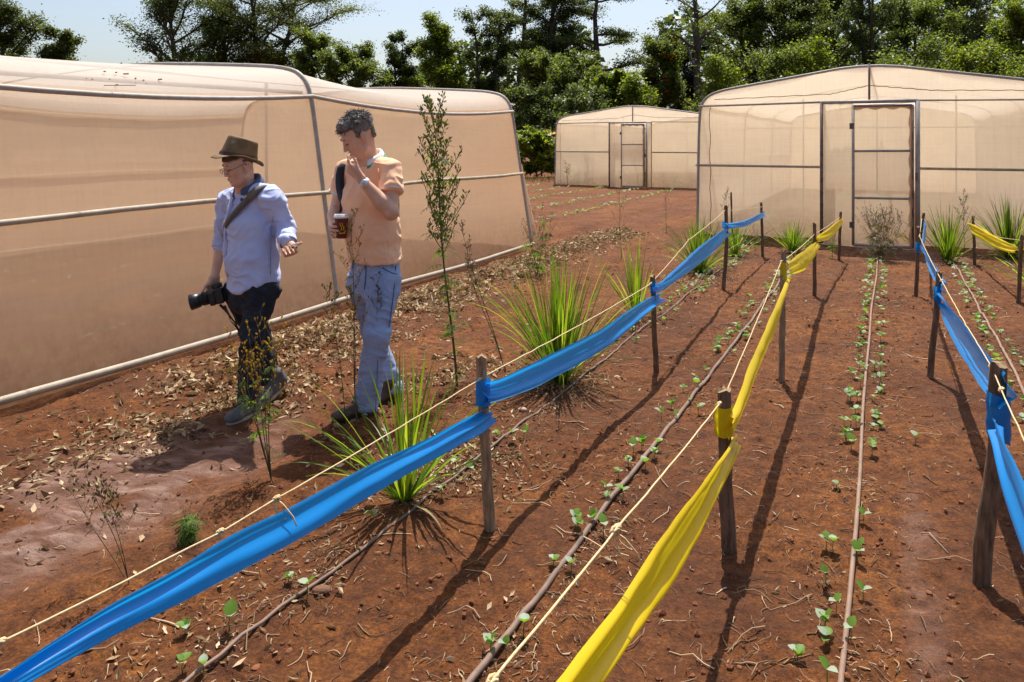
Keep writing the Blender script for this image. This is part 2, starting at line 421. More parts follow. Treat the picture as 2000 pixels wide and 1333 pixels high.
def door_house(label, q0, r0, Wd, length, prof, wallm, roofm, seed, rail_dark):
    root = empty('net_house', (0, 0, 0), label=label, cat='greenhouse')
    hoops = [r0+length*i/3 for i in range(4)]
    P, sp, fine = net_house(root, prof, q0, 1, hoops, 2.27, .05, wallm, roofm, MT['pipe'], mid=1.2)
    c = Wd/2; p0, p1, out, ph = c-.66, c+.66, .62, 2.22
    end_wall(root, P, fine, r0, wallm, (round(p0, 4), round(p1, 4), ph), 'front_net', seed)
    end_wall(root, P, fine, hoops[-1], wallm, None, 'end_net', seed+3)
    def pipe(nm, a, b, r=.02, m=MT['pipe'], par=root):
        mb = MB(); mb.tube([a, b], r, 8); return mb.build(nm, m, par, True)
    F0 = r0-.05
    pipe('tie_rail', P(F0, .03, 2.22), P(F0, p0, 2.25), .016); pipe('tie_rail', P(F0, p1, 2.25), P(F0, Wd-.03, 2.22), .013)
    pipe('ridge_post', P(F0, c, ph+.02), P(F0, c, prof[len(prof)//2][1]), .018, MT['pipedark'])
    pipe('front_rail', P(F0, .04, 1.2), P(F0, p0, 1.2), .02, rail_dark); pipe('front_rail', P(F0, p1, 1.2), P(F0, Wd-.04, 1.2), .02, MT['pipecream'])
    # seam cords
    for (xa, za, xb, zb) in ((.22, 2.2, .24, .05), (.3, 2.33, p0+.1, 2.38), (p0+.1, 2.38, c, 2.5), (c, 2.5, p1+.2, 2.40), (p1+.2, 2.40, Wd-.4, 2.36)):
        mb = MB(); pts = [P(F0+.01, xa+(xb-xa)*i/14+.012*math.sin(i*1.7+xa*9)*(1 if za-zb > 1 else .0), za+(zb-za)*i/14+.006*math.sin(i*2.1+seed)) for i in range(15)]
        mb.tube(pts, .006, 5); mb.build('seam_cord', MT['cord'], root, True)
    for x in (1.3, Wd-1.2):
        pipe('inner_post', P(r0+length/3, x, 0), P(r0+length/3, x, 2.55), .02)
    pipe('inner_post', P(r0+length*2/3, c, 0), P(r0+length*2/3, c, 2.8), .02); pipe('inner_rail', P(r0+length/3, .05, 1.9), P(r0+length/3, Wd-.05, 1.9), .014)
    # porch box
    po = r0-out
    pipe('porch_post', P(po, p0, 0), P(po, p0, ph), .026, MT['pipedark']); pipe('porch_post', P(po, p1, 0), P(po, p1, ph), .034, MT['pipe'])
    pipe('porch_post', P(r0-.03, p0, 0), P(r0-.03, p0, ph), .02, MT['pipe']); pipe('porch_post', P(r0-.03, p1, 0), P(r0-.03, p1, ph), .02, MT['pipe'])
    pipe('porch_beam', P(po, p0, ph), P(po, p1, ph), .028, MT['pipe'])
    pipe('porch_beam', P(po, p0, ph), P(r0, p0, ph), .02, MT['pipe']); pipe('porch_beam', P(po, p1, ph), P(r0, p1, ph), .02, MT['pipe'])
    dl = p0+.45
    for nm, A, B in (('porch_net', (po, p0), (r0, p0)), ('porch_net', (po, p1), (r0, p1))):
        mb = MB(); rows = []
        for i in range(9):
            f = i/8; rows.append([P(A[0]+(B[0]-A[0])*f, A[1]+.02*math.sin(f*9+z*.3)*math.sin(f*3.14), z*ph/12) for z in range(13)])
        mb.grid(rows); mb.build(nm, wallm, root, True)
    mb = MB(); mb.grid([[P(po+(r0-po)*i/4, p0+(p1-p0)*j/6, ph-.03*math.sin(j/6*3.14)) for j in range(7)] for i in range(5)]); mb.build('porch_net', roofm, root, True)
    mb = MB(); mb.grid([[P(po+.012+.016*math.sin(i*2.2), p0+(dl-p0)*i/8, ph*j/12) for j in range(13)] for i in range(9)]); mb.build('porch_net', wallm, root, True)
    # the door
    door = empty('door', (0, 0, 0)); door.parent = root
    rust = MT['pipedark']
    fr = po-.035
    for nm, a, b, rad, m in (('stile', (dl, .04), (dl, ph-.06), .022, MT['pipe']), ('stile', (p1-.07, .04), (p1-.07, ph-.06), .022, rust),
                             ('rail', (dl, ph-.07), (p1-.07, ph-.07), .022, rust), ('rail', (dl, .05), (p1-.07, .05), .022, MT['pipe']),
                             ('rail', (dl, 1.47), (p1-.07, 1.48), .018, MT['pipe']), ('rail', (dl, .76), (p1-.07, .77), .018, MT['pipe'])):
        pipe(nm, P(fr, a[0], a[1]), P(fr, b[0], b[1]), rad, m, door)
    mb = MB(); mb.grid([[P(fr+.015+.012*math.sin(i*1.3+j*.8), dl+(p1-.07-dl)*i/10, .06+(ph-.14)*j/14) for j in range(15)] for i in range(11)]); mb.build('door_net', wallm, door, True)
    # fold bands where net is doubled round the frame
    mb = MB(); mb.grid([[P(fr-.03, p1-.07-.045*i/2+.012*math.sin(j*1.9+i), .06+(ph-.14)*j/24) for j in range(25)] for i in range(3)]); mb.build('door_net', MT['netdouble'], door, True)
    mb = MB(); mb.grid([[P(fr-.03, dl+(p1-.07-dl)*j/16, ph-.08-.035*i/2-.008*math.sin(j*1.3)*i) for j in range(17)] for i in range(3)]); mb.build('door_net', MT['netdouble'], door, True)
    mb = MB(); mb.box(P(po-.07, p1-.02, 1.1), (.03, .02, .12)); mb.build('latch', rust, door)
    for hz in (.35, 1.85): mb = MB(); mb.box(P(po-.06, dl-.02, hz), (.06, .02, .09)); mb.build('hinge', rust, door)
    return root
MT['netdouble'] = netmat('doubled_net', (.58, .42, .31), (.95, .8, .66), .10, 5)
door_house('wide cream shade-net house with a framed net door at the head of the fenced beds', -2.986, 13.43, 5.432, 14.0, profR, MT['netpale'], MT['netroof'], 0, MT['pipe'])
profF = [(x*5.9/5.432, z) for x, z in profR]
door_house('distant cream shade-net house with a net door, partly behind the bigger right one', -10.94, 25.9, 5.9, 12.0, profF, MT['netpale'], MT['netroof'], 2, MT['pipe'])
# ------------------------------------------------------------------ stakes, film tapes, strings
def stake(bx, by, tx, ty, rad, label, wood='wood', group=None, cat='stake', bend=0.0):
    b = G(bx, by); t = W(tx, ty, b.y)
    root = empty('stake', b, label=label, cat=cat, group=group)
    mb = MB(); P = []; rs = []
    t = t-b; n = 9
    for i in range(n):
        f = i/(n-1); k = (t*f); k.z -= .1*(1-f)
        k += Vector(((bend*math.sin(f*math.pi) if bend < 1 else t.x*(float(sstep(.08, .80, f))-f))+rad*.35*(random.random()-.5), rad*.35*(random.random()-.5), 0))
        P.append(k); rs.append(rad*(1.08-.16*f+.10*(random.random()-.5)))
    mb.tube(P, rs, 11, caps=False)
    v = mb.v; m = 11
    # broken, uneven top
    for k in range(m):
        x, y, z = v[(n-1)*m+k]; v[(n-1)*m+k] = (x, y, z+random.uniform(-.012, .012))
    o = mb.build('post', MT[wood], root, True)
    cap = MB(); ring = [v[(n-1)*m+k] for k in range(m)]; c = sum((Vector(p) for p in ring), Vector())/m
    cap.add(ring+[c+Vector((0, 0, .004))], [(k, (k+1) % m, m) for k in range(m)]); cap.build('cut_end', MT['woodcut'], root)
    return b, t+b
ST = {}
spec = [('A', 960, 1042, 938, 697, .0235, 'pale weathered stake nearest the men, blue film twisted round its neck', 'woodlight'),
 ('B', 1283, 725, 1274, 540, .019, 'thin dark stake on the left blue fence, second back from the pale stake', 'wood'),
 ('C', 1411, 567, 1418, 403, .021, 'bent dark stake on the left blue fence beside the big lemongrass by the net house', 'wood'),
 ('D', 1490, 504, 1487, 397, .019, 'last stake of the left blue fence, standing before the left half of the net house', 'wood'),
 ('Y0', 1424, 1070, 1413, 762, .028, 'thick short stake with yellow film wrapped below its frayed top, nearest yellow fence stake', 'wood'),
 ('Y1', 1526, 745, 1530, 490, .020, 'pale-topped stake in the middle of the left yellow fence', 'woodlight'),
 ('Y2', 1591, 579, 1591, 437, .019, 'dark straight stake where the yellow film forms a baggy loop, left of the door', 'wood'),
 ('Y3', 1638, 510, 1642, 414, .019, 'last stake of the left yellow fence, directly before the net house door', 'wood'),
 ('B0', 1915, 1140, 1950, 712, .031, 'thickest leaning stake at the right foreground, banded with blue film', 'wood'),
 ('B1', 1813, 745, 1836, 532, .021, 'leaning stake on the right blue fence, next behind the thickest stake', 'wood'),
 ('B2', 1789, 582, 1794, 444, .019, 'dark upright stake on the right blue fence beside the porch post', 'wood'),
 ('B3', 1789, 509, 1805, 417, .019, 'last stake of the right blue fence, hard against the door porch', 'wood'),
 ('R0', 1988, 594, 1996, 460, .019, 'stake at the right edge of the picture holding the yellow film', 'wood'),
 ('R1', 1904, 517, 1901, 423, .018, 'stake at the far end of the right yellow fence, before the net wall', 'wood'),
 ('S', 1431, 489, 1428, 377, .014, 'thin taller stick standing alone behind the bent stake, by the net wall', 'wood')]
for k, bx, by, tx, ty, rad, lab, wd in spec:
    ST[k] = stake(bx, by, tx, ty, rad, lab, wd, None if k == 'S' else 'stakes of the plastic film fences', bend=(2 if k == 'B0' else (.02 if k == 'C' else 0)))
def extend(a, b, d):               # a point d metres before a on the line b->a
    v = (a-b).normalized(); return a+v*d
def on_line(A, B, px):             # where the vertical plane through A,B is met at pixel column px
    k = (px-1000)/F; dx, dy = B.x-A.x, B.y-A.y
    t = (k*A.y-A.x)/(dx-k*dy); return A.x+dx*t, A.y+dy*t
def span_curve(A, B, pts):
    out = []
    for x, yt, yb in pts:
        X, Y = on_line(A, B, x); out.append((Vector((X, Y, 0)), CAMH-(yt-273)/F*Y, CAMH-(yb-273)/F*Y))
    return out
def tape(root, name, A, B, pts, mat, folds, gather0=1, gather1=1, seed=0, mirror=1, off=0.0):
    C = span_curve(A, B, pts)
    d = (B-A); d.z = 0; d.normalize(); nrm = Vector((d.y, -d.x, 0))*mirror
    # arc parameter + smooth resample
    s = [0.0]
    for a, b in zip(C[:-1], C[1:]): s.append(s[-1]+(b[0]-a[0]).length)
    n = max(26, int(s[-1]/.035)); m = 31
    def cr(vals, u):
        i = 0
        while i < len(s)-2 and u > s[i+1]: i += 1
        h = s[i+1]-s[i]; t = (u-s[i])/h
        def sl(k):
            if k == 0: return (vals[1]-vals[0])/(s[1]-s[0])
            if k == len(s)-1: return (vals[-1]-vals[-2])/(s[-1]-s[-2])
            return (vals[k+1]-vals[k-1])/(s[k+1]-s[k-1])
        m0, m1 = sl(i)*h, sl(i+1)*h
        return (2*t**3-3*t*t+1)*vals[i]+(t**3-2*t*t+t)*m0+(-2*t**3+3*t*t)*vals[i+1]+(t**3-t*t)*m1
    X = [c[0].x for c in C]; Y = [c[0].y for c in C]; T = [c[1] for c in C]; Bo = [c[2] for c in C]
    rows = []; L = s[-1]
    for i in range(n+1):
        u = L*i/n; f = i/n
        c = Vector((cr(X, u), cr(Y, u), 0)); zt, zb = cr(T, u), cr(Bo, u); ww = zt-zb
        g = max(gather0*math.exp(-f*L/.32), gather1*math.exp(-(1-f)*L/.32))
        row = []
        for j in range(m):
            v = j/(m-1)
            a = 0
            for q_, (fr, am, ph) in enumerate(folds):
                a += am*math.sin(v*fr*math.pi+ph+f*1.3*(q_-.8))
            a *= (.55+.25*g)
            a += .008*g*math.sin(v*17+seed)+.002*g*math.sin(v*41+seed*2)
            a += .010*(float(vnoise(u*2.2+seed, v*3.0, s=17))-.5)+.004*(float(vnoise(u*9+seed, v*5, s=18))-.5)
            bulge = math.sin(v*math.pi)*.028*(1-g)
            zz = zt+(zb-zt)*v
            row.append(c+nrm*(a+bulge+off)+Vector((0, 0, zz)))
        rows.append(row)
    mb = MB(); mb.grid(rows); return mb.build(name, mat, root, True)
def wrap(root, key, x, yt, yb, rad, mat, tilt=0.0, seed=0):
    b, t = ST[key]; Y = b.y
    zt, zb = CAMH-(yt-273)/F*Y, CAMH-(yb-273)/F*Y
    mb = MB(); rows = []; n = 20
    for j in range(13):
        f = j/12; z = zt+(zb-zt)*f
        c = b+(t-b)*(z/t.z); c.z = 0
        cx = (x-1000)/F*Y
        row = []
        for k in range(n+1):
            a = 2*math.pi*k/n
            rr_ = rad*(1.10+.05*math.sin(f*13+a*2+seed)+.025*math.sin(f*27+seed+a))
            row.append(Vector((cx+rr_*math.cos(a), c.y+rr_*math.sin(a), z+tilt*math.cos(a)*rad*(1 if j in (0, 12) else .7)+.0015*math.sin(a*3+seed))))
        rows.append(row)
    mb.grid(rows); return mb.build('wrap', mat, root, True)
def knot(mb, p, r=.009):
    for a in range(3):
        q_ = [p+Vector((r*math.cos(t*.9+a)*1.1, r*math.sin(t*.9+a*2), r*.9*math.sin(t*1.3+a))) for t in range(8)]
        mb.tube(q_, .003, 5)
def rope(label, pts, rad=.0026, tails=(), group='strings along the film fences', cat='string'):
    root = empty('string', pts[0], label=label, cat=cat, group=group); o = pts[0]
    mb = MB(); P = []
    for a, b in zip(pts[:-1], pts[1:]):
        L = (b-a).length; k = max(2, int(L/.08))
        for i in range(k):
            f = i/k; p = a.lerp(b, f); p = p-Vector((0, 0, .010*L*4*f*(1-f)*.4)); P.append(p-o)
    P.append(pts[-1]-o); 
    P = [p+Vector((random.gauss(0, .0008), random.gauss(0, .0008), random.gauss(0, .0008))) for p in P]
    mb.tube(P, rad, 6); mb.build('cord', MT['string'], root, True)
    for p in pts[1:-1]+[pts[-1]]:
        kb = MB(); knot(kb, p-o, rad*3); kb.build('knot', MT['string'], root, True)
    for p in tails:
        kb = MB(); knot(kb, p-o, rad*3.4)
        for s_ in (-1, 1):
            kb.tube([p-o, p-o+Vector((.012*s_+.01, -.01, -.012)), p-o+Vector((.03+.02*s_, -.012, -.045)), p-o+Vector((.045+.015*s_, -.014, -.06-.01*s_))], .0022, 5)
        kb.build('knot', MT['string'], root, True)
    return root
def Bp(k):                         # where a stake stands at film height
    b, t = ST[k]; v = b+(t-b)*.75; return Vector((v.x, v.y, 0))
# --- left blue fence
OA = extend(Bp('A'), Bp('B'), 2.8)
f1 = [(1, .012, .2), (2.2, .022, 1.0), (5, .006, 0)]
bt = empty('film_tape', (0, 0, 0), label='long blue plastic film strip strung along the left line of stakes', cat='plastic strip', group='plastic film strips')
tape(bt, 'film_span', OA, Bp('A'), [(-180, 1420, 1470), (0, 1300, 1350), (189, 1179, 1251), (325, 1107, 1186), (434, 1043, 1130), (560, 984, 1060), (700, 911, 978), (800, 866, 919), (880, 824, 877), (925, 802, 852), (950, 790, 828)], MT['blue'], [(1.2, .010, .2), (2.4, .017, 2.3), (5, .004, 0)], .9, 1, 1, off=.02)
tape(bt, 'film_span', Bp('A'), Bp('B'), [(936, 742, 789), (958, 738, 785), (1000, 719, 771), (1050, 696, 750), (1163, 641, 688), (1230, 598, 634), (1262, 580, 606), (1286, 570, 591)], MT['blue'], [(1.0, .01, .6), (2.2, .028, 1.9), (5, .006, 1)], .6, 1, 2, off=.02)
tape(bt, 'film_span', Bp('B'), Bp('C'), [(1270, 556, 572), (1284, 549, 568), (1325, 512, 541), (1360, 482, 515), (1390, 460, 490), (1408, 449, 470), (1420, 445, 457)], MT['blue'], f1, 1, 1, 3, off=.02)
tape(bt, 'film_span', Bp('C'), Bp('D'), [(1410, 437, 449), (1422, 436, 447), (1450, 431, 443), (1475, 420, 431), (1490, 413, 423)], MT['blue'], f1, 1, 1, 4, off=.02)
wrap(bt, 'A', 943, 741, 791, .028, MT['blue'], 0, 1); wrap(bt, 'B', 1276, 552, 573, .02, MT['blue'], 0, 2); wrap(bt, 'C', 1415, 434, 447, .022, MT['blue'], 0, 3)
# --- left yellow fence
OY = extend(Bp('Y0'), Bp('Y1'), 2.4)
yt = empty('film_tape', (0, 0, 0), label='yellow plastic film strip strung between the two blue ones, down the middle', cat='plastic strip', group='plastic film strips')
tape(yt, 'film_span', OY, Bp('Y0'), [(800, 1610, 1760), (960, 1425, 1550), (1044, 1333, 1448), (1128, 1235, 1340), (1196, 1150, 1243), (1276, 1032, 1150), (1348, 945, 1030), (1390, 893, 945), (1412, 862, 900), (1424, 846, 872)], MT['yellow'], [(1, .012, .4), (2.6, .026, .9), (6, .005, 0)], .8, .9, 5, off=.02)
tape(yt, 'film_span', Bp('Y0'), Bp('Y1'), [(1412, 812, 860), (1424, 788, 841), (1449, 717, 785), (1475, 658, 718), (1490, 626, 680), (1509, 584, 635), (1523, 556, 590), (1532, 541, 553)], MT['yellow'], [(1, .012, 1.9), (2.2, .024, .2)], .6, 1, 6, off=.02)
tape(yt, 'film_span', Bp('Y1'), Bp('Y2'), [(1530, 514, 543), (1538, 508, 538), (1552, 498, 534), (1568, 488, 526), (1582, 478, 504), (1592, 472, 482)], MT['yellow'], [(1, .02, .2), (3, .008, 1)], .7, 1, 7, off=.02)
tape(yt, 'film_span', Bp('Y2'), Bp('Y3'), [(1590, 459, 473), (1598, 456, 472), (1618, 443, 464), (1634, 430, 446), (1642, 425, 435)], MT['yellow'], f1, .8, 1, 8, off=.02)
wrap(yt, 'Y0', 1413, 793, 850, .033, MT['yellow'], 0, 4); wrap(yt, 'Y1', 1530, 513, 546, .02, MT['yellow'], 0, 5)
# --- right blue fence
OB = extend(Bp('B0'), Bp('B1'), 2.4)
rb = empty('film_tape', (0, 0, 0), label='pale blue plastic film strip on the right line of stakes, running past the door', cat='plastic strip', group='plastic film strips')
tape(rb, 'film_span', OB, Bp('B0'), [(2500, 1950, 2100), (2200, 1330, 1470), (2060, 1030, 1150), (2000, 899, 999), (1982, 862, 938), (1970, 836, 888), (1960, 818, 858)], MT['blue'], [(1, .012, .4), (2.6, .024, .9)], .8, 1, 9, -1, off=.02)
tape(rb, 'film_span', Bp('B0'), Bp('B1'), [(1948, 728, 800), (1935, 713, 783), (1895, 660, 729), (1857, 610, 665), (1840, 586, 628), (1831, 572, 600)], MT['blue'], [(1, .012, .2), (2.6, .026, 2.9)], .3, 1, 10, off=.02)
tape(rb, 'film_span', Bp('B1'), Bp('B2'), [(1833, 550, 574), (1829, 541, 567), (1812, 511, 541), (1803, 494, 517), (1795, 480, 493)], MT['blue'], f1, .8, 1, 11, off=.02)
tape(rb, 'film_span', Bp('B2'), Bp('B3'), [(1793.5, 470, 488), (1796, 462, 480), (1799, 448, 466), (1801, 432, 442)], MT['blue'], f1, .8, 1, 12, off=.02)
wrap(rb, 'B0', 1950, 774, 860, .036, MT['blue'], -.5, 6); wrap(rb, 'B1', 1831, 560, 600, .022, MT['blue'], 0, 7); wrap(rb, 'B2', 1792, 474, 494, .02, MT['blue'], 0, 8)
# --- right yellow fence
OR = extend(Bp('R0'), Bp('R1'), 2.5)
ry = empty('film_tape', (0, 0, 0), label='short sagging yellow plastic film strip at the far right edge', cat='plastic strip', group='plastic film strips')
tape(ry, 'film_span', Bp('R1'), Bp('R0'), [(1897, 436, 450), (1910, 441, 462), (1925, 449, 470), (1950, 462, 485), (1975, 475, 494), (1992, 480, 496)], MT['yellow'], f1, .8, .8, 13, off=.02)
tape(ry, 'film_span', OR, Bp('R0'), [(2300, 640, 700), (2150, 560, 590), (2040, 500, 520), (1994, 480, 494)], MT['yellow'], f1, .8, .8, 14, off=.02)
# strings
def SP(A, B, px, py):
    X, Y = on_line(A, B, px); return Vector((X, Y, CAMH-(py-273)/F*Y))
a_, b_ = OA, Bp('A')
rope('cream string over the left blue strip with two knotted loose ends', [SP(a_, b_, -150, 1332), SP(a_, b_, 0, 1257), SP(a_, b_, 430, 1040), SP(a_, b_, 540, 975), SP(a_, b_, 938, 741)], .0024, tails=(SP(a_, b_, 540, 975),))
rope('cream string from the pale stake back along the far blue strip', [SP(Bp('A'), Bp('B'), 942, 738), SP(Bp('A'), Bp('B'), 1270, 556), SP(Bp('B'), Bp('C'), 1345, 470), SP(Bp('B'), Bp('C'), 1416, 412), SP(Bp('C'), Bp('D'), 1487, 405)], .003)
rope('cream string lying left of the yellow strip with a small knot', [SP(OY, Bp('Y0'), 780, 1555), SP(OY, Bp('Y0'), 960, 1333), SP(OY, Bp('Y0'), 1205, 1033), SP(OY, Bp('Y0'), 1405, 790)], .0028, tails=(SP(OY, Bp('Y0'), 1200, 1038),))
rope('cream string from the thick yellow stake back to the porch end', [SP(Bp('Y0'), Bp('Y1'), 1414, 776), SP(Bp('Y0'), Bp('Y1'), 1526, 512), SP(Bp('Y1'), Bp('Y2'), 1591, 458), SP(Bp('Y2'), Bp('Y3'), 1642, 424)], .0026)
rope('cream string beside the pale blue strip on the right', [SP(OB, Bp('B0'), 2300, 1500), SP(OB, Bp('B0'), 1956, 762), SP(Bp('B0'), Bp('B1'), 1936, 716), SP(Bp('B0'), Bp('B1'), 1839, 549), SP(Bp('B1'), Bp('B2'), 1796, 462), SP(Bp('B2'), Bp('B3'), 1800, 430)], .0026)
rope('cream string above the short yellow strip at the far right', [SP(Bp('R1'), Bp('R0'), 1901, 432), SP(Bp('R1'), Bp('R0'), 1940, 462), SP(Bp('R1'), Bp('R0'), 1994, 470)], .003)
# drip pipes on the beds
for q_, lab, rad, m in ((-1.877, 'thin black drip pipe under the lemongrass clumps', .0065, 'drip'), (-1.11, 'dark drip pipe left of the yellow strip', .011, 'drip'),
                        (-.133, 'pale dusty drip pipe running straight to the net house door', .0095, 'driplight'), (.78, 'dusty drip pipe right of the pale blue strip', .010, 'driplight'), (1.72, 'drip pipe in the bed at the right edge', .010, 'drip')):
    mb = MB(); pts = []
    for i in range(150):
        r = -.5+i*.09; qq_ = q_+.009*math.sin(r*.7+q_*3)+.004*math.sin(r*2.1)
        pts.append(rq(r, qq_, float(ground_h(r, qq_))+rad*.9+.004+.006*math.sin(r*4.1)))
    mb.tube(pts, rad, 8); tag(mb.build('drip_pipe', MT[m], None, True), lab, 'drip pipe', 'drip pipes along the beds')
# ------------------------------------------------------------------ vegetation
LM = {}
LM['dark'] = leafmat('leaf_dark', (.032, .052, .018), (.068, .100, .028), (.13, .155, .04), .55)
LM['mid'] = leafmat('leaf_mid', (.046, .074, .018), (.105, .145, .028), (.19, .215, .04), .58)
LM['yellow'] = leafmat('leaf_yellowgreen', (.05, .085, .010), (.14, .19, .018), (.24, .26, .025), .58)
LM['olive'] = leafmat('leaf_olive', (.034, .050, .012), (.080, .11, .022), (.14, .16, .035), .52)
LM['blue'] = leafmat('leaf_blue', (.010, .026, .016), (.020, .042, .026), (.035, .06, .035), .3)
LM['grass'] = leafmat('grass_blade', (.035, .075, .010), (.12, .21, .014), (.30, .36, .03), .5, .35)
LM['straw'] = leafmat('straw_blade', (.16, .11, .05), (.32, .23, .10), (.42, .34, .18), .3, .7, (1.3, 1.2, .9))
LM['seed'] = leafmat('seedling_leaf', (.08, .19, .02), (.14, .27, .03), (.21, .35, .06), .4, .55)
LM['seedpale'] = leafmat('seedling_pale_leaf', (.26, .36, .26), (.34, .42, .30), (.42, .48, .38), .3, .6)
LM['bud'] = leafmat('bud_olive', (.12, .13, .012), (.24, .24, .02), (.36, .32, .03), .4)
LM['budgreen'] = leafmat('bud_green', (.09, .13, .015), (.19, .25, .02), (.32, .34, .03), .45)
LM['amber'] = leafmat('bud_amber', (.22, .16, .015), (.42, .29, .02), (.55, .40, .03), .45)
LM['drybud'] = leafmat('bud_dry', (.10, .08, .035), (.20, .16, .06), (.30, .25, .10), .3)
LM['fern'] = leafmat('weed_leaf', (.05, .10, .015), (.10, .19, .02), (.17, .26, .03), .45)
LM['litter'] = leafmat('dry_leaf', (.16, .085, .035), (.46, .32, .17), (.74, .60, .40), .15, .8, (1.2, 1.1, 1.0))
LM['twig'] = leafmat('dry_twig', (.13, .07, .036), (.34, .21, .115), (.58, .43, .27), .02, .8, (1, 1, 1))
LM['orange'] = leafmat('flower_orange', (.55, .06, .01), (.75, .14, .01), None, .3)
LM['purple'] = leafmat('flower_purple', (.16, .12, .38), (.26, .20, .50), None, .3)
LM['clod'] = simple('soil_clod', (.13, .042, .016), .95, (.24, .088, .036), 60)
MT['bark'] = simple('tree_bark', (.035, .026, .02), .9, (.10, .08, .062), 3, (9, .8, .05), stretch=(1, 1, .3))
MT['stemg'] = simple('green_stem', (.06, .055, .02), .7, (.12, .09, .04), 30)
MT['stemr'] = simple('brown_stem', (.10, .05, .03), .8, (.19, .12, .07), 30)

def leaf_arrays(C, size, rg, up=.8, asp=.55):
    n = len(C)
    nn = rg.normal(size=(n, 3)); nn[:, 2] = np.abs(nn[:, 2])+up; nn /= np.linalg.norm(nn, axis=1)[:, None]
    t = rg.normal(size=(n, 3)); u = np.cross(nn, t); u /= np.linalg.norm(u, axis=1)[:, None]; v = np.cross(nn, u)
    a = (size*(.6+.8*rg.random(n)))[:, None] if np.ndim(size) == 0 else (size*(.6+.8*rg.random(n)))[:, None]
    V = np.stack([C-u*a*.5, C-v*a*.5*asp+nn*a*.06, C+u*a*.5, C+v*a*.5*asp-nn*a*.04], 1).reshape(-1, 3)
    return V, np.arange(4*n).reshape(n, 4)
def tree_parts(h, wd, style, seed, dens=1.0):
    rg = np.random.default_rng(seed); rd = random.Random(seed)
    mb = MB(); cl = []
    multi = 3 if style == 'sparse' else (2 if style == 'umbrella' else 1)
    cb = {'dense': .20, 'umbrella': .45, 'sparse': .30, 'layered': .2, 'bare': .45, 'shrub': .02}[style]
    for m in range(multi):
        lean = Vector((rd.uniform(-.12, .12), rd.uniform(-.12, .12), 0))*h*(1.3 if multi > 1 else .5)
        r0 = h*(.018 if style in ('sparse',) else .028)
        tr = []
        for i in range(9):
            f = i/8; tr.append(lean*(f**1.4)+Vector((rd.uniform(-1, 1)*.012*h*f, rd.uniform(-1, 1)*.012*h*f, h*.93*f)))
        mb.tube(tr, [max(.02, r0*(1-.85*i/8)) for i in range(9)], 7, caps=False)
        nb = {'dense': 27, 'umbrella': 16, 'sparse': 10, 'layered': 17, 'bare': 13, 'shrub': 16}[style]
        for b in range(nb):
            f = cb+(.97-cb)*(b+rd.random())/nb
            i = min(7, int(f*8)); k = f*8-i; p = tr[i].lerp(tr[i+1], k)
            az = b*2.4+rd.uniform(-.5, .5)
            g = (f-cb)/(1-cb)
            if style in ('dense', 'shrub'): L = wd*.5*(math.sin(math.pi*(.18+.72*g))**.7)*rd.uniform(.45, 1.25); el = rd.uniform(.1, .7)+g*.5
            elif style == 'umbrella': L = wd*.5*(.35+.75*g)*rd.uniform(.7, 1.1)*(1.15 if g < .7 else .8); el = rd.uniform(.15, .55)
            elif style == 'sparse': L = wd*.42*rd.uniform(.5, 1.1); el = rd.uniform(.5, 1.1)
            elif style == 'layered': L = wd*.5*(1.1-.55*g)*rd.uniform(.55, 1.15); el = rd.uniform(-.05, .35)
            else: L = wd*.5*rd.uniform(.5, 1.1); el = rd.uniform(.3, .9)
            d = Vector((math.cos(az)*math.cos(el), math.sin(az)*math.cos(el), math.sin(el)))
            P = [p]; 
            for s in range(5):
                dd = (d+Vector((rd.uniform(-.25, .25), rd.uniform(-.25, .25), rd.uniform(-.12, .22)+(.12 if style != 'layered' else -.05)))).normalized(); P.append(P[-1]+dd*L/5)
            rb = r0*(1-.8*f)*.55+.012
            mb.tube(P, [rb*(1-.8*s/5) for s in range(6)], 5, caps=False)
            ns = {'dense': 9, 'umbrella': 7, 'sparse': 5, 'layered': 6, 'bare': 4, 'shrub': 5}[style]
            for s in range(ns):
                q_ = rd.uniform(.3, 1); i2 = min(4, int(q_*5)); pp = P[i2].lerp(P[i2+1], q_*5-i2)
                d2 = (d+Vector((rd.uniform(-1, 1), rd.uniform(-1, 1), rd.uniform(-.35, .6)))).normalized(); L2 = L*rd.uniform(.18, .42)
                e = pp+d2*L2; mb.tube([pp, pp.lerp(e, .5)+Vector((0, 0, .04*L2)), e], [rb*.4+.006, rb*.25+.005, .005], 4, caps=False)
                cl.append(e); 
                if style != 'bare': cl.append(pp.lerp(e, .5))
            cl.append(P[-1])
    cl = np.array([tuple(c) for c in cl]); n = len(cl)
    rc = {'dense': .056, 'umbrella': .075, 'sparse': .048, 'layered': .062, 'bare': .045, 'shrub': .11}[style]*(wd*.5+h*.5)*.9
    per = int({'dense': 48, 'umbrella': 74, 'sparse': 42, 'layered': 60, 'bare': 26, 'shrub': 60}[style]*dens)
    off = rg.normal(size=(n, per, 3))*rc*.62*rg.uniform(.6, 1.35, (n, 1, 1))
    off[..., 2] *= {'dense': .62, 'umbrella': .26, 'sparse': .8, 'layered': .34, 'bare': .8, 'shrub': .7}[style]
    pts = (cl[:, None, :]+off).reshape(-1, 3); pts = pts[pts[:, 2] > .1]
    return mb, pts, rg
TREES = []
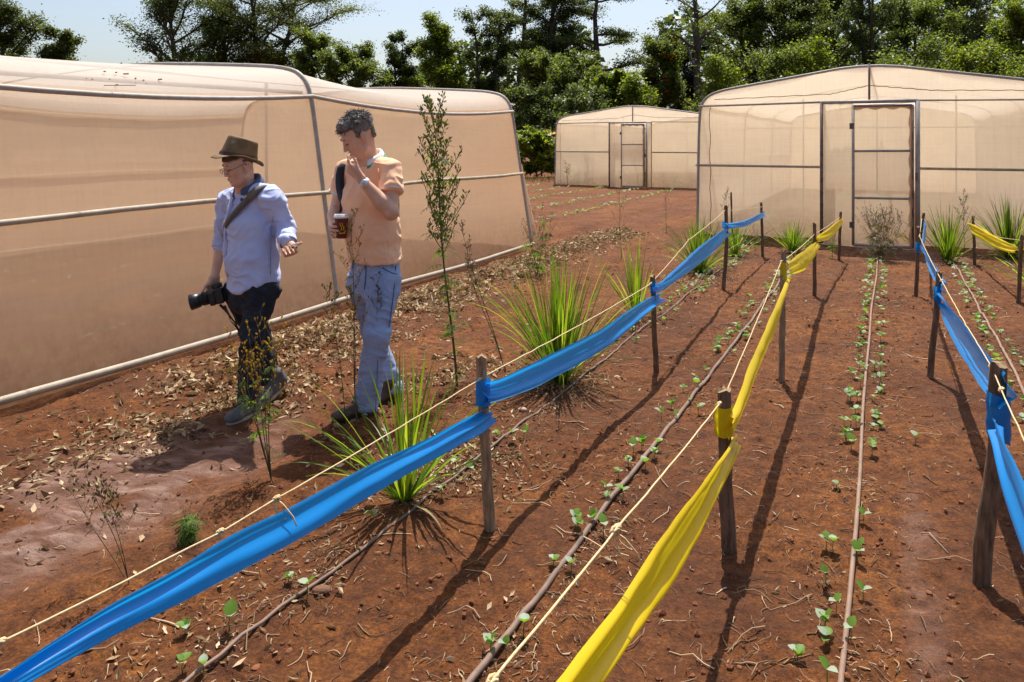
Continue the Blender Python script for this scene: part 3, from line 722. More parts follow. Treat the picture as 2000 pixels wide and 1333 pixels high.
def tree(px, yt, Y, wpx, style, mat, seed, label, group='trees behind the net houses', flowers=None, lsize=.155, dens=1.0, name='tree', trunkx=0):
    base = Vector(((px-1000)/F*Y, Y, 0)); h = CAMH+(273-yt)/F*Y; wd = wpx/F*Y*1.22
    root = empty(name, base, label=label, cat='tree' if name == 'tree' else 'shrub', group=group)
    mb, pts, rg = tree_parts(h, wd, style, seed, dens)
    mb.build('trunk', MT['bark'], root, True)
    V, Fc = leaf_arrays(pts, lsize, rg, .5 if style != 'umbrella' else 1.2)
    mk('crown', V, Fc, LM[mat], root)
    if flowers:
        k = rg.choice(len(pts), flowers[1]); top = pts[k]; top = np.repeat(top, 6, 0)+rg.normal(size=(len(top)*6, 3))*.09; top[:, 1] -= .25
        V, Fc = leaf_arrays(top, .13, rg, .3, .8); tag(mk('flowers', V, Fc, LM[flowers[0]], root), kind='stuff')
    return root
TL = [
 (15, 12, 52, 150, 'dense', 'olive', 'olive tree at the far left edge above the white roof'),
 (120, 60, 50, 85, 'dense', 'olive', 'small thin-leaved tree second from the left edge, sky all around it'),
 (345, -50, 55, 215, 'dense', 'dark', 'big dense dark tree rising left of the spreading umbrella tree'),
 (425, 10, 58, 170, 'dense', 'olive', 'olive-green crown between the dense dark tree and the umbrella tree'),
 (520, -60, 57, 270, 'umbrella', 'olive', 'tall spreading umbrella tree with bare limbs over the white roof'),
 (605, 72, 50, 110, 'dense', 'mid', 'green bushy tree just right of the umbrella tree'),
 (690, 98, 48, 130, 'dense', 'mid', 'low rounded green tree above the far corner of the left house'),
 (785, 68, 52, 80, 'sparse', 'dark', 'narrow grey-green feathery tree standing alone against the sky'),
 (868, 36, 50, 100, 'dense', 'yellow', 'yellow-green tree just right of the narrow feathery tree'),
 (945, 0, 52, 95, 'sparse', 'dark', 'slender open tree with visible thin stems left of the tall dark trees'),
 (1010, -70, 58, 130, 'layered', 'dark', 'tall dark layered tree, first of the two beside the sky gap'),
 (1070, -100, 56, 150, 'dense', 'dark', 'tallest dense dark tree behind the gap between the houses'),
 (1165, -90, 55, 180, 'layered', 'dark', 'tall dark tree with flat drooping boughs left of the sky gap'),
 (1085, 120, 47, 130, 'dense', 'mid', 'lower green tree above the left end of the distant net house'),
 (1195, 150, 44, 120, 'dense', 'yellow', 'bright leafy low tree above the ridge of the distant net house'),
 (1285, 82, 50, 100, 'dense', 'mid', 'tree dotted with orange flowers above the distant net house'),
 (1330, 92, 60, 120, 'dense', 'blue', 'bluish dark tree half hidden behind the forked trunk'),
 (1367, -70, 47, 170, 'bare', 'olive', 'dark forked tree with bare limbs at the left end of the right house'),
 (1440, 12, 52, 160, 'dense', 'mid', 'green tree dotted with pale purple flowers beside the forked tree'),
 (1530, -5, 50, 170, 'dense', 'olive', 'olive-green tree over the left slope of the right house roof'),
 (1625, -30, 55, 180, 'dense', 'mid', 'mid-green tree left of the ridge of the right house'),
 (1712, -70, 49, 140, 'sparse', 'dark', 'thin straight-trunked tree above the ridge of the right house'),
 (1790, 5, 51, 160, 'dense', 'mid', 'leafy tree right of the thin straight-trunked tree'),
 (1885, -45, 56, 190, 'dense', 'dark', 'dark heavy-crowned tree near the right end of the wood'),
 (1975, 30, 46, 180, 'dense', 'yellow', 'sunny yellow-green tree at the right edge of the picture'),
]
for i, (px, yt, Y, wpx, st, mt, lab) in enumerate(TL):
    fl = ('orange', 60) if 'orange' in lab else (('purple', 70) if 'purple' in lab else None)
    tree(px, yt, Y, wpx, st, mt, 100+i, lab, flowers=fl, dens=1.7 if px > 950 else 1.3)
TL2 = [(1240, 205-40, 42, 90, 'yellow', 'low shrub rising left of the orange flowers'), (1400, 130, 42, 110, 'yellow', 'bright shrub under the forked tree at the roof corner'),
       (1500, 105, 42, 130, 'mid', 'shrub mass over the left roof slope of the right house'), (1600, 95, 42, 120, 'yellow', 'shrub close behind the left of the roof ridge'),
       (1790, 105, 42, 150, 'mid', 'shrub close behind the right of the roof ridge'), (1900, 100, 42, 130, 'yellow', 'bright shrub above the right roof slope'),
       (2010, 120, 42, 120, 'mid', 'shrub at the right picture edge above the roof end'), (1130, 190, 40, 110, 'dark', 'dark shrub directly over the distant house roof'),
       (1040, 185, 42, 90, 'dark', 'dark undergrowth bush in the gap beside the left house')]
for i, (px, yt, Y, wpx, mt, lab) in enumerate(TL2):
    tree(px, yt, Y, wpx, 'shrub', mt, 300+i, lab, group='shrubs behind the net houses', name='shrub')
tree(1048, 276, 33, 78, 'shrub', 'yellow', 400, 'sunlit leafy green bush in the gap between the left and distant houses', None, lsize=.16, name='shrub')
# far wood behind everything
rg = np.random.default_rng(5)
def top_px(px): return np.interp(px, [-1500, 140, 230, 560, 640, 740, 900, 1150, 1210, 1260, 1300, 2000, 3500], [150, 150, 130, 130, 170, 190, 90, 60, 175, 165, 30, -30, 60])
n_ = 50000; pxs = rg.uniform(-1300, 3300, n_); Yw = rg.uniform(70, 88, n_)
tops = CAMH+(273-top_px(pxs)-18*(vnoise(pxs/40, pxs*0, s=7)-.5)*2)/F*78
zz = tops*(rg.random(n_)**.75); bump_ = vnoise(pxs/26, zz*.55, s=8)
Yw = 80-7*bump_+rg.normal(size=n_)*.5
C_ = np.stack([(pxs-1000)/F*Yw, Yw, zz], 1)
V, Fc = leaf_arrays(C_, .7, rg, .4, .7)
tag(mk('far_wood', V, Fc, LM['dark']), 'dark mass of distant woodland behind the separate trees', 'woodland', kind='stuff')
# ---------- lemongrass
def grass_clump(bx, by, h, spread, n, label, seed, stiff=1.0, dead=.12, name='grass_clump', group='lemongrass clumps between the beds', pos=None, wdt=.013):
    rd = random.Random(seed); b = pos or G(bx, by); b.z = gz(b)-.005
    root = empty(name, b, label=label, cat='grass clump', group=group)
    parts = {'blades': MB(), 'dead_blades': MB()}
    def blade(mb, L, az, el, w_, droop, o):
        seg = 9; p = Vector(o); d = Vector((math.cos(az)*math.cos(el), math.sin(az)*math.cos(el), math.sin(el)))
        V = []; tw = rd.uniform(-.6, .6)
        for i in range(seg+1):
            f = i/seg; wv = w_*(.55+.9*f if f < .35 else (.865)*(1-((f-.35)/.65)**1.6))+.0006
            side = d.cross(Vector((0, 0, 1)))
            if side.length < 1e-3: side = Vector((1, 0, 0))
            side.normalize(); side = (side*math.cos(tw*f*2)+d.cross(side)*math.sin(tw*f*2))
            nrm = side.cross(d).normalized()
            V += [p-side*wv*.5+nrm*wv*.22, p, p+side*wv*.5+nrm*wv*.22]
            p = p+d*L/seg; d = (d+Vector((rd.uniform(-.03, .03), rd.uniform(-.03, .03), -droop*(.15+f*f*1.5)))).normalized()
        Fs = []
        for i in range(seg):
            a = i*3; Fs += [(a, a+1, a+4, a+3), (a+1, a+2, a+5, a+4)]
        mb.add(V, Fs)
    for i in range(n):
        az = rd.uniform(0, 6.283); t = rd.random()
        el = R(88-62*t**1.5*min(1.3, spread/h*1.25)+rd.uniform(-5, 4))
        L = h*rd.uniform(.62, 1.14)*(1+.1*(1-t)); L = L/(max(.55, math.sin(el))**.5)*.95
        if rd.random() < .12: el -= .3; L *= .8
        blade(parts['blades'], L, az, el, wdt*rd.uniform(.7, 1.25), rd.uniform(.03, .17)/stiff*(1+.7*t), (math.cos(az)*rd.uniform(0, .045)*(n/70)**.4, math.sin(az)*rd.uniform(0, .045)*(n/70)**.4, 0))
    for i in range(int(n*dead*1.2)):
        az = rd.uniform(0, 6.283); blade(parts['dead_blades'], h*rd.uniform(.2, .6), az, rd.uniform(.1, 1.0), wdt*rd.uniform(.5, .9), rd.uniform(.1, .35), (math.cos(az)*.04, math.sin(az)*.04, 0))
    parts['blades'].build('blades', LM['grass'], root, True); parts['dead_blades'].build('dead_blades', LM['straw'], root, True)
    return root
grass_clump(790, 985, .66, .42, 62, 'nearest lemongrass clump, loose blades crossed by the blue strip', 1, wdt=.017, stiff=1.25)
grass_clump(1092, 748, .84, .44, 200, 'big full lemongrass clump behind the blue strip, in the middle of the picture', 2, wdt=.014, stiff=.9)
grass_clump(1243, 622, .72, .45, 60, 'loose lemongrass clump third from the front, above the far blue strip', 3)
grass_clump(1366, 533, .68, .48, 190, 'thick lemongrass clump beside the bent stake at the net house corner', 4)
grass_clump(1436, 503, .52, .35, 90, 'small lemongrass clump right of the bent stake, against the net wall', 5)
grass_clump(1548, 495, .50, .40, 130, 'rounded lemongrass clump left of the door porch', 6)
grass_clump(1852, 514, .72, .38, 130, 'upright lemongrass clump right of the door porch', 7)
grass_clump(1972, 508, .82, .62, 190, 'largest lemongrass clump right of the door, at the picture edge', 8)
grass_clump(2030, 575, .6, .6, 90, 'low spreading lemongrass clump cut off by the right picture edge', 9)
grass_clump(1129, 361, .62, .45, 60, 'pale grass tuft before the left part of the distant net house', 10, group=None)
grass_clump(1325, 361, .5, .5, 60, 'pale grass tuft between the distant net house and the right house', 11, group=None)
grass_clump(1262, 361, .45, .3, 30, 'thin grass tuft right of the distant door', 12, group=None)
# ---------- weeds
def weed(base, top, wpx, label, seed, bud='bud', leaf='fern', nb=14, start=.45, budn=10, fronds=8, stem='stemg', stems=1, cat='weed', group=None, budsize=.021, Yo=None, rad=.005, lean=None):
    rd = random.Random(seed); b = G(*base); t = W(top[0], top[1], b.y); b.z = gz(b); h = t.z; wd = wpx/F*b.y
    root = empty('weed', b, label=label, cat=cat, group=group)
    sm = MB(); bm_ = MB(); lf = MB()
    def bud1(p, d, s):
        d = d.normalized(); a = d.orthogonal().normalized(); c = d.cross(a); r = s*.22
        bm_.add([p, p+d*s*.6+a*r, p+d*s*.6+c*r, p+d*s*.6-a*r, p+d*s*.6-c*r, p+d*s], [(0, 2, 1), (0, 3, 2), (0, 4, 3), (0, 1, 4), (1, 2, 5), (2, 3, 5), (3, 4, 5), (4, 1, 5)])
    def frond(p, az, L):
        d = Vector((math.cos(az), math.sin(az), rd.uniform(-.1, .7))).normalized(); P = [p]
        for i in range(6): P.append(P[-1]+d*L/6); d = (d+Vector((0, 0, -.22))).normalized()
        sm.tube(P, .0012, 3, caps=False)
        for i in range(1, 7):
            for s_ in (-1, 1):
                side = d.cross(Vector((0, 0, 1))).normalized()*s_; l = L*.42*(1-.1*i)*rd.uniform(.8, 1.1)
                q_ = P[i]; e = q_+(side*.8+d*.5+Vector((0, 0, -.15)))*l; m_ = q_.lerp(e, .5); pr = d*l*.20
                lf.add([q_, m_+pr, e, m_-pr], [(0, 1, 2, 3)])
    for sI in range(stems):
        off = Vector((rd.uniform(-1, 1), rd.uniform(-1, 1), 0))*wd*.5*(1 if stems > 1 else 0)
        hh = h*(1 if sI == 0 else rd.uniform(.6, .98)); tt = (t-b)*(hh/h)+off; tt.z = hh
        P = []
        for i in range(12):
            f = i/11; p = tt*f; p += Vector((math.sin(f*5+seed)*.012*h, math.cos(f*4+seed)*.012*h, 0))*f*(1-f)*3+off*(f*f-f)*.6; P.append(p)
        sm.tube(P, [rad*(1.1-.8*i/11) for i in range(12)], 6, caps=False)
        def at(f): i = min(10, int(f*11)); return P[i].lerp(P[i+1], f*11-i)
        for k in range(nb):
            f = start+(1-start)*(k+rd.random())/nb; az = k*2.4+rd.random()
            L = wd*rd.uniform(.35, .62)*(1.25-.6*(f-start)/(1-start)); p = at(f)
            el = rd.uniform(.75, 1.2); d = Vector((math.cos(az)*math.cos(el), math.sin(az)*math.cos(el), math.sin(el)))
            B = [p]
            for i in range(4): B.append(B[-1]+d*L*.45); d = (d+Vector((0, 0, .12))).normalized()
            sm.tube(B, [rad*.35, rad*.3, rad*.28, rad*.25, rad*.2], 4, caps=False)
            for j in range(budn):
                q_ = rd.uniform(.3, 1); i = min(3, int(q_*4)); pp = B[i].lerp(B[i+1], q_*4-i)
                dd = Vector((rd.uniform(-.6, .6), rd.uniform(-.6, .6), rd.uniform(.4, 1.2)))
                e = pp+dd.normalized()*rd.uniform(.006, .028); sm.tube([pp, e], .0008, 3, caps=False); bud1(e, dd, budsize*rd.uniform(.6, 1.25))
            if rd.random() < (.7 if h > 1.4 else .3): frond(p, az+1, L*.7)
        for k in range(fronds): frond(at(rd.uniform(.12, .9)), rd.uniform(0, 6.28), wd*rd.uniform(.3, .6))
    sm.build('stem', MT[stem], root, True)
    if bm_.v: tag(bm_.build('buds', LM[bud], root), kind='stuff')
    if lf.v: tag(lf.build('leaves', LM[leaf], root), kind='stuff')
    return root
weed((893, 760), (846, 228), 80, 'tallest weed, man-high single stem with a budding plume, before the peach net wall', 21, nb=36, start=.48, budn=24, fronds=60, rad=.0085, budsize=.030, bud='budgreen')
weed((530, 945), (500, 655), 105, 'bushy weed with amber buds in front of the hatted man', 22, 'amber', nb=7, start=.45, budn=8, fronds=2, stems=5, rad=.003, budsize=.022)
weed((700, 852), (664, 440), 42, 'slender weed with yellow buds crossing the cup of the man in peach', 23, 'amber', nb=9, start=.68, budn=9, fronds=4, rad=.004, stems=2)
weed((680, 850), (642, 568), 40, 'slim weed with bright green whorls between the two men', 24, 'bud', nb=8, start=.7, budn=7, fronds=22, rad=.003)
weed((733, 822), (739, 548), 24, 'thin wiry dry weed in front of the jeans', 25, 'drybud', nb=6, start=.7, budn=6, fronds=1, rad=.0022, stem='stemr')
weed((985, 725), (893, 442), 26, 'thin leaning weed just right of the tallest weed', 26, 'drybud', nb=9, start=.6, budn=8, fronds=4, rad=.004, stem='stemr', stems=2)
weed((1050, 540), (1047, 425), 60, 'sparse brownish weed by the far foot of the left house', 27, 'drybud', nb=8, start=.3, budn=7, fronds=8, stems=3, rad=.003)
weed((1214, 505), (1209, 372), 30, 'thin dry weed in the middle of the red path', 28, 'drybud', nb=8, start=.35, budn=7, fronds=5, rad=.004, stem='stemr')
weed((1302, 455), (1300, 372), 26, 'faint thin weed near the corner of the right net house', 29, 'drybud', nb=8, start=.35, budn=6, fronds=4, rad=.004, stem='stemr')
weed((365, 1068), (362, 1000), 48, 'small ferny green weed left of the blue strip', 30, leaf='seed', nb=3, start=.5, budn=0, fronds=34, stems=4, rad=.002)
weed((252, 1150), (208, 945), 50, 'sparse dry weed stems at the lower left, taller of two', 31, 'drybud', nb=7, start=.5, budn=5, fronds=1, rad=.002, stem='stemr', stems=2)
weed((244, 1140), (148, 985), 40, 'sparse dry weed stem leaning left at the lower left', 32, 'drybud', nb=5, start=.5, budn=4, fronds=1, rad=.002, stem='stemr')
weed((1716, 508), (1728, 432), 66, 'dusty dried bush right in front of the net door', 33, 'drybud', 'drybud', nb=12, start=.25, budn=10, fronds=8, stems=6, rad=.004, stem='stemr')
weed((1884, 500), (1882, 386), 24, 'dry tall weed right of the upright lemongrass clump', 34, 'drybud', nb=9, start=.5, budn=10, fronds=5, rad=.004, stem='stemr')
weed((1420, 500), (1418, 382), 20, 'small dry weed top peeping out behind the bent stake', 35, 'drybud', nb=9, start=.6, budn=9, fronds=3, rad=.004, stem='stemr')
weed((1475, 500), (1475, 452), 26, 'little green weed left of the last blue stake', 36, nb=5, start=.3, budn=4, fronds=14, rad=.003)
weed((1626, 505), (1626, 462), 30, 'little green weed at the foot of the porch', 37, nb=5, start=.3, budn=4, fronds=14, rad=.003)
weed((1148, 362), (1148, 282), 20, 'tall dry weed in front of the distant net house', 38, 'drybud', nb=9, start=.5, budn=9, fronds=5, rad=.008, stem='stemr', budsize=.05)
weed((1108, 362), (1107, 325), 22, 'short dry weed at the left of the distant net house', 39, 'drybud', nb=7, start=.4, budn=7, fronds=5, rad=.008, stem='stemr', budsize=.05)
# ---------- seedlings
def leaf_blade(mb, o, az, el, L, fold):
    d = Vector((math.cos(az)*math.cos(el), math.sin(az)*math.cos(el), math.sin(el))); s = d.cross(Vector((0, 0, 1))).normalized(); nrm = s.cross(d)
    prof = [(0, .0), (.15, .36), (.4, .46), (.7, .34), (1, .0)]
    V = []
    for f, wv in prof:
        c = o+d*L*f-nrm*L*.12*f*f; V += [c-s*wv*L+nrm*wv*L*fold, c, c+s*wv*L+nrm*wv*L*fold]
    Fs = []
    for i in range(4): a = i*3; Fs += [(a, a+1, a+4, a+3), (a+1, a+2, a+5, a+4)]
    mb.add(V, Fs)
protos = []
for k in range(7):
    rd = random.Random(900+k); root = empty('seedling', (0, 0, -50), label='x', cat='seedling'); h = rd.uniform(.028, .05)
    mb = MB(); mb.tube([(0, 0, -.01), (.003, .002, h*.5), (0, 0, h)], .0018, 5); nleaf = (2, 2, 3, 4, 2, 4, 3)[k]
    az0 = rd.random()*6
    mb.build('stem', LM['seed'], root, True)
    for j in range(nleaf):
        lb = MB(); leaf_blade(lb, Vector((0, 0, h-.012*(j//2))), az0+j*3.14159/(1 if nleaf == 2 else 1.9)+rd.uniform(-.4, .4), rd.uniform(.25, 1.15), rd.uniform(.030, .044), .35)
        lb.build('leaf', LM['seedpale' if (j+k) % 3 == 1 else 'seed'], root, True)
    protos.append(root)
S = []
for sc_, ox, oy, L in ((2.106, 1300, 700, [(800, 45), (820, 55), (860, 50), (800, 105), (790, 165), (860, 165), (780, 215), (875, 225), (785, 265), (890, 265), (855, 340), (765, 355), (850, 375), (1030, 315), (705, 515), (815, 650), (665, 770), (690, 785), (800, 770), (790, 810), (655, 905), (812, 950), (700, 1000), (660, 1095), (760, 1120), (660, 1150), (545, 1215), (665, 1320)]),
    (2.65, 0, 830, [(1495, 800), (1590, 880), (955, 1040), (1190, 1050), (945, 1265), (1050, 1280)]),
    (2.5, 600, 830, [(925, 45), (1000, 75), (1060, 55), (725, 200), (795, 230), (655, 345), (320, 465), (1590, 130), (1635, 110), (1715, 115), (1700, 160), (1570, 190), (1650, 200), (1520, 235), (1460, 330), (1465, 370), (1540, 355), (1310, 475), (1320, 510), (1395, 470), (1445, 510), (1205, 670), (1290, 695), (1060, 995), (900, 1075), (970, 1080)]),
    (2.667, 1250, 380, [(110, 1150), (190, 1155), (225, 1000), (295, 995), (260, 1065), (285, 930), (345, 920), (165, 1085), (305, 1130), (460, 765), (505, 715), (455, 710), (520, 620), (570, 545)])):
    for x, y in L:
        px, py = ox+x/sc_, oy+y/sc_; S.append(G(px, py+ .045*F/(F*CAMH/(py-273))*.9))
rd = random.Random(11)
for d in (-1.877, -1.11, -.133, .78, 1.72):
    r = 4.6 if d == -.133 else (5.9 if d < 0 else 3.6)
    if d > 1: r = 5.5
    while r < 13:
        for k in range(rd.choice((1, 2, 3, 3))):
            S.append(rq(r+rd.uniform(-.06, .06), d+rd.choice((-.07, .07))+rd.uniform(-.03, .03)))
        r += rd.uniform(.13, .27)
S.sort(key=lambda p: p.y)
glab = {-1.877: 'small bean seedling along the thin pipe under the blue strip', -1.11: 'small bean seedling along the dark pipe left of the yellow strip', -.133: 'small bean seedling along the pale central drip pipe',
        .78: 'small bean seedling along the pipe right of the pale blue strip', 1.72: 'small bean seedling in the bed at the right edge'}
used = [False]*7; seenlab = {}
PIPE = {-1.877: 'thin left pipe', -1.11: 'dark pipe', -.133: 'pale central pipe', .78: 'right pipe', 1.72: 'rightmost pipe'}
def _l(ks): return [(to_rq(ST[k][0])[0], n_) for k, n_ in ks]
LMK = {-1.877: _l([('A', 'pale weathered stake'), ('B', 'thin second stake'), ('C', 'bent stake'), ('D', 'last blue stake')])+[(1.6, 'bottom edge'), (3.4, 'nearest grass'), (4.8, 'big grass')],
       -1.11: _l([('Y0', 'thick yellow stake'), ('Y1', 'pale-topped stake'), ('Y2', 'baggy-film stake'), ('Y3', 'last yellow stake')])+[(1.9, 'bottom edge'), (4.2, 'stakeless gap')],
       -.133: _l([('Y0', 'thick yellow stake'), ('Y1', 'pale-topped stake'), ('Y2', 'baggy-film stake'), ('Y3', 'last yellow stake')])+[(2.0, 'bottom edge'), (4.3, 'stakeless gap'), (12.6, 'dried bush')],
       .78: _l([('B0', 'thickest stake'), ('B1', 'leaning blue stake'), ('B2', 'upright blue stake'), ('B3', 'porch stake')]),
       1.72: _l([('R0', 'edge yellow stake'), ('R1', 'far yellow stake')])}
for i, p in enumerate(S[:292]):
    p.z = gz(p)
    r, q = to_rq(p); d = min(glab, key=lambda k: abs(k-q)); k = rd.randrange(7)
    if i < 7: k = i
    o = protos[k] if not used[k] else copy_tree(protos[k]); used[k] = True
    s_ = rd.uniform(.72, 1.2)
    o.location = p; o.rotation_euler = (0, 0, rd.uniform(0, 6.28)); o.scale = (s_, s_, s_)
    lm = min(LMK[d], key=lambda t: abs(t[0]-r)); rel = 'level with' if abs(lm[0]-r) < .22 else ('just before' if r < lm[0] else 'just behind')
    lab = '%s%s seedling %s of %s, %s the %s' % ('small ' if s_ < .87 else ('large ' if s_ > 1.06 else ''), ('two-leaved', 'two-leaved', 'three-leaved', 'four-leaved', 'two-leaved', 'four-leaved', 'three-leaved')[k], 'left' if q < d else 'right', PIPE[d], rel, lm[1])
    seenlab.setdefault(lab, []).append(o); o['label'] = lab
    o['group'] = 'bean seedlings along the drip pipes'
for lab, os_ in seenlab.items():
    if len(os_) > 1:
        for o, pre in zip(os_, (['nearer', 'farther'] if len(os_) == 2 else ['nearest', 'second nearest', 'third nearest', 'fourth nearest', 'fifth nearest', 'sixth nearest', 'seventh nearest'])): o['label'] = pre+' '+lab
mb = {'seed': MB(), 'seedpale': MB()}
rest = [(p, .04) for p in S[292:]]
for q_ in (-6.2, -7.4, -8.7, -9.9, -11.2):
    r = 12.5
    while r < 25.3: rest.append((rq(r, q_+.35*math.sin(r*.2)*0+rd.uniform(-.12, .12)), .055)); r += rd.uniform(.10, .26)
for q_ in (-5.9, -6.8, -7.7, -8.6, -9.5, -10.4):
    r = .8
    while r < 10.2: rest.append((rq(r, q_+rd.uniform(-.1, .1)), .04)); r += rd.uniform(.12, .3)
for q_ in (-2.2, -1.2, -.2, .8, 1.8):
    r = 14
    while r < 26.5: rest.append((rq(r, q_+rd.uniform(-.08, .08)), .06)); r += rd.uniform(.1, .3)
for p, s_ in rest:
    z = gz(p); m = mb['seedpale' if rd.random() < .38 else 'seed']
    for j in range(rd.choice((2, 3, 4))):
        leaf_blade(m, Vector((p.x+rd.uniform(-.03, .03), p.y+rd.uniform(-.03, .03), z+rd.uniform(.02, .05))), rd.uniform(0, 6.28), rd.uniform(.2, 1.1), s_*rd.uniform(.7, 1.2), .35)
tag(mb['seed'].build('far_seedlings', LM['seed']), 'rows of tiny green plants in the field beyond and inside the net houses', 'seedlings', kind='stuff')
tag(mb['seedpale'].build('far_seedlings', LM['seedpale']), 'paler tiny plants mixed into the distant rows', 'seedlings', kind='stuff')
# ---------- litter, twigs, clods
rg = np.random.default_rng(77)
def scatter(n, dens, rlo=.6, rhi=13.2, qlo=-4.85, qhi=2.4):
    out = []
    while sum(len(o) for o in out) < n:
        # sample evenly in screen depth: nearer more
        r = rlo+(rhi-rlo)*rg.random(20000)**1.7; q = qlo+(qhi-qlo)*rg.random(20000)
        k = rg.random(20000) < dens(r, q); out.append(np.stack([r[k], q[k]], 1))
    return np.concatenate(out)[:n]
def g_(x, c, s): return np.exp(-((x-c)/s)**2)
def dens_leaf(r, q):
    a = g_(q, -4.2, .33)*sstep(3.0, 4.4, r)*(.35+.65*sstep(.4, .6, vnoise(r*1.2, q*2, s=41)))
    a = np.maximum(a, .55*g_(q, -3.75, .35)*g_(r, 3.9, 1.3)*sstep(.35, .6, vnoise(r*3, q*4, s=42)))
    a = np.maximum(a, .35*g_(q, -2.75, .35)*g_(r, 4.7, .8)*sstep(.4, .6, vnoise(r*3, q*4, s=43)))
    a = np.maximum(a, .22*g_(q, -1.95, .22)*sstep(.35, .65, vnoise(r*2, q*4, s=44))*.4)
    for gr, gq in ((3.38, -1.95), (4.85, -2.05), (8.9, -2.0)): a = np.maximum(a, .8*np.exp(-(((r-gr)/.3)**2+((q-gq)/.3)**2)))
    for d in (-1.11, -.133, .78): a = np.maximum(a, .03*g_(q, d, .2)*sstep(.4, .7, vnoise(r*3, q*4, s=45)))
    return np.maximum(a, .003)
L_ = scatter(19000, dens_leaf); 
def place(L_, zoff):
    h = ground_h(L_[:, 0], L_[:, 1]); return np.stack([RX*L_[:, 0]+QX*L_[:, 1], RY*L_[:, 0]+QY*L_[:, 1], h+zoff], 1)
C_ = place(L_, 0); pile = g_(L_[:, 1], -4.25, .3)*sstep(3.0, 4.4, L_[:, 0]); C_[:, 2] += .008+pile*.055*rg.random(len(C_))
# curled dry leaf: 6 vertices, 4 faces
n = len(C_); nn = rg.normal(size=(n, 3))*.55; nn[:, 2] += 1; nn /= np.linalg.norm(nn, axis=1)[:, None]
u = np.cross(nn, rg.normal(size=(n, 3))); u /= np.linalg.norm(u, axis=1)[:, None]; v = np.cross(nn, u)
a = (.011+.028*rg.random(n)**1.8*(1+.6*pile))[:, None]*np.where(L_[:, 1] > -2.4, .62, 1)[:, None]; cu = (rg.uniform(-.5, .9, n))[:, None]; wv = rg.uniform(.25, .5, n)[:, None]
V = np.stack([C_-u*a, C_-v*a*wv+nn*a*cu*.6, C_-nn*a*.1, C_+v*a*wv+nn*a*cu*.6, C_+u*a+nn*a*cu*.5], 1).reshape(-1, 3)
b_ = (np.arange(n)*5)[:, None]
Fc = np.concatenate([b_+np.array([[0, 1, 2]]), b_+np.array([[0, 2, 3]]), b_+np.array([[1, 4, 2]]), b_+np.array([[2, 4, 3]])])
tag(mk('leaf_litter', V, Fc, LM['litter']), 'curled dry leaves heaped along the net wall and strewn on the soil', 'leaf litter', kind='stuff')
def dens_twig(r, q):
    a = .25+.5*sstep(.35, .7, vnoise(r*1.5, q*2, s=51))
    for d in (-1.95, -1.05, -.133, .85): a = a+.8*g_(q, d, .22)*sstep(.35, .6, vnoise(r*2.5, q*4, s=52))
    return np.where(q < -2.4, a*.35, a)*.6
def twigs(n, lo, hi, rad, seed, dens, hgt):
    T = scatter(n, dens); mbv = []; P0 = place(T, 0)
    k = 5; L = rg.uniform(lo, hi, n)*(rg.random(n)**.8*.8+.3); az = rg.uniform(0, 6.28, n); bend = rg.normal(size=n)*.55
    lift = rg.random(n)**2*hgt
    rings = []
    p = P0.copy(); p[:, 2] += rad
    for i in range(k):
        f = i/(k-1); ang = az+bend*(f-.5)*1.6+rg.normal(size=n)*.12
        if i: p = p+np.stack([np.cos(ang), np.sin(ang), np.zeros(n)], 1)*(L/(k-1))[:, None]
        r_ = RX*p[:, 0]+RY*p[:, 1]; q_ = QX*p[:, 0]+QY*p[:, 1]
        z = ground_h(r_, q_)+rad*.8+lift*np.sin(np.pi*min(1, f*1.2+.1))+rg.random(n)*.002
        side = np.stack([-np.sin(ang), np.cos(ang), np.zeros(n)], 1); rr_ = (rad*(1-.55*f)*(.6+.8*rg.random(n)))[:, None] if i == 0 else rr_
        c = np.stack([p[:, 0], p[:, 1], z], 1); R_ = rr_*(1-.5*f)
        up = np.array([[0, 0, 1.]])
        rings.append(np.stack([c+side*R_, c-side*R_*.5+up*R_*.87, c-side*R_*.5-up*R_*.87], 1))
    V = np.stack(rings, 1)        # n,k,3,3
    base = (np.arange(n)*k*3)[:, None]; Fs = []
    for i in range(k-1):
        for j in range(3): Fs.append(base+np.array([[i*3+j, i*3+(j+1) % 3, (i+1)*3+(j+1) % 3, (i+1)*3+j]]))
    return V.reshape(-1, 3), np.concatenate(Fs)
V1, F1 = twigs(6500, .02, .10, .0019, 1, dens_twig, .012); V3, F3 = twigs(13000, .012, .045, .0024, 5, lambda r, q: sum(.9*g_(q, d, .19)*sstep(.3, .6, vnoise(r*2.3, q*4, s=53)) for d in (-1.95, -1.05, -.133, .85, 1.7))+.04, .014)
V2, F2 = twigs(900, .10, .24, .0030, 2, lambda r, q: np.where(q < -2.4, .2, .7), .02)
tag(mk('twig_litter', np.concatenate([V1, V2, V3]), np.concatenate([F1, F2+len(V1), F3+len(V1)+len(V2)]), LM['twig'], smooth=True), 'thin broken dry stems and straw scattered over the red soil', 'twigs', kind='stuff')
def dens_clod(r, q):
    a = .12+.9*sstep(.45, .75, vnoise(r*2.1, q*2.1, s=9))
    for d in (-1.877, -1.11, -.133, .78): a = a+.5*g_(q, d, .2)
    return a*.6
K_ = scatter(14000, dens_clod); C_ = place(K_, 0); n = len(C_)
ico = np.array([(0, 0, 1), (.89, 0, .45), (.28, .85, .45), (-.72, .53, .45), (-.72, -.53, .45), (.28, -.85, .45), (.72, .53, -.45), (-.28, .85, -.45), (-.89, 0, -.45), (-.28, -.85, -.45), (.72, -.53, -.45), (0, 0, -1)])
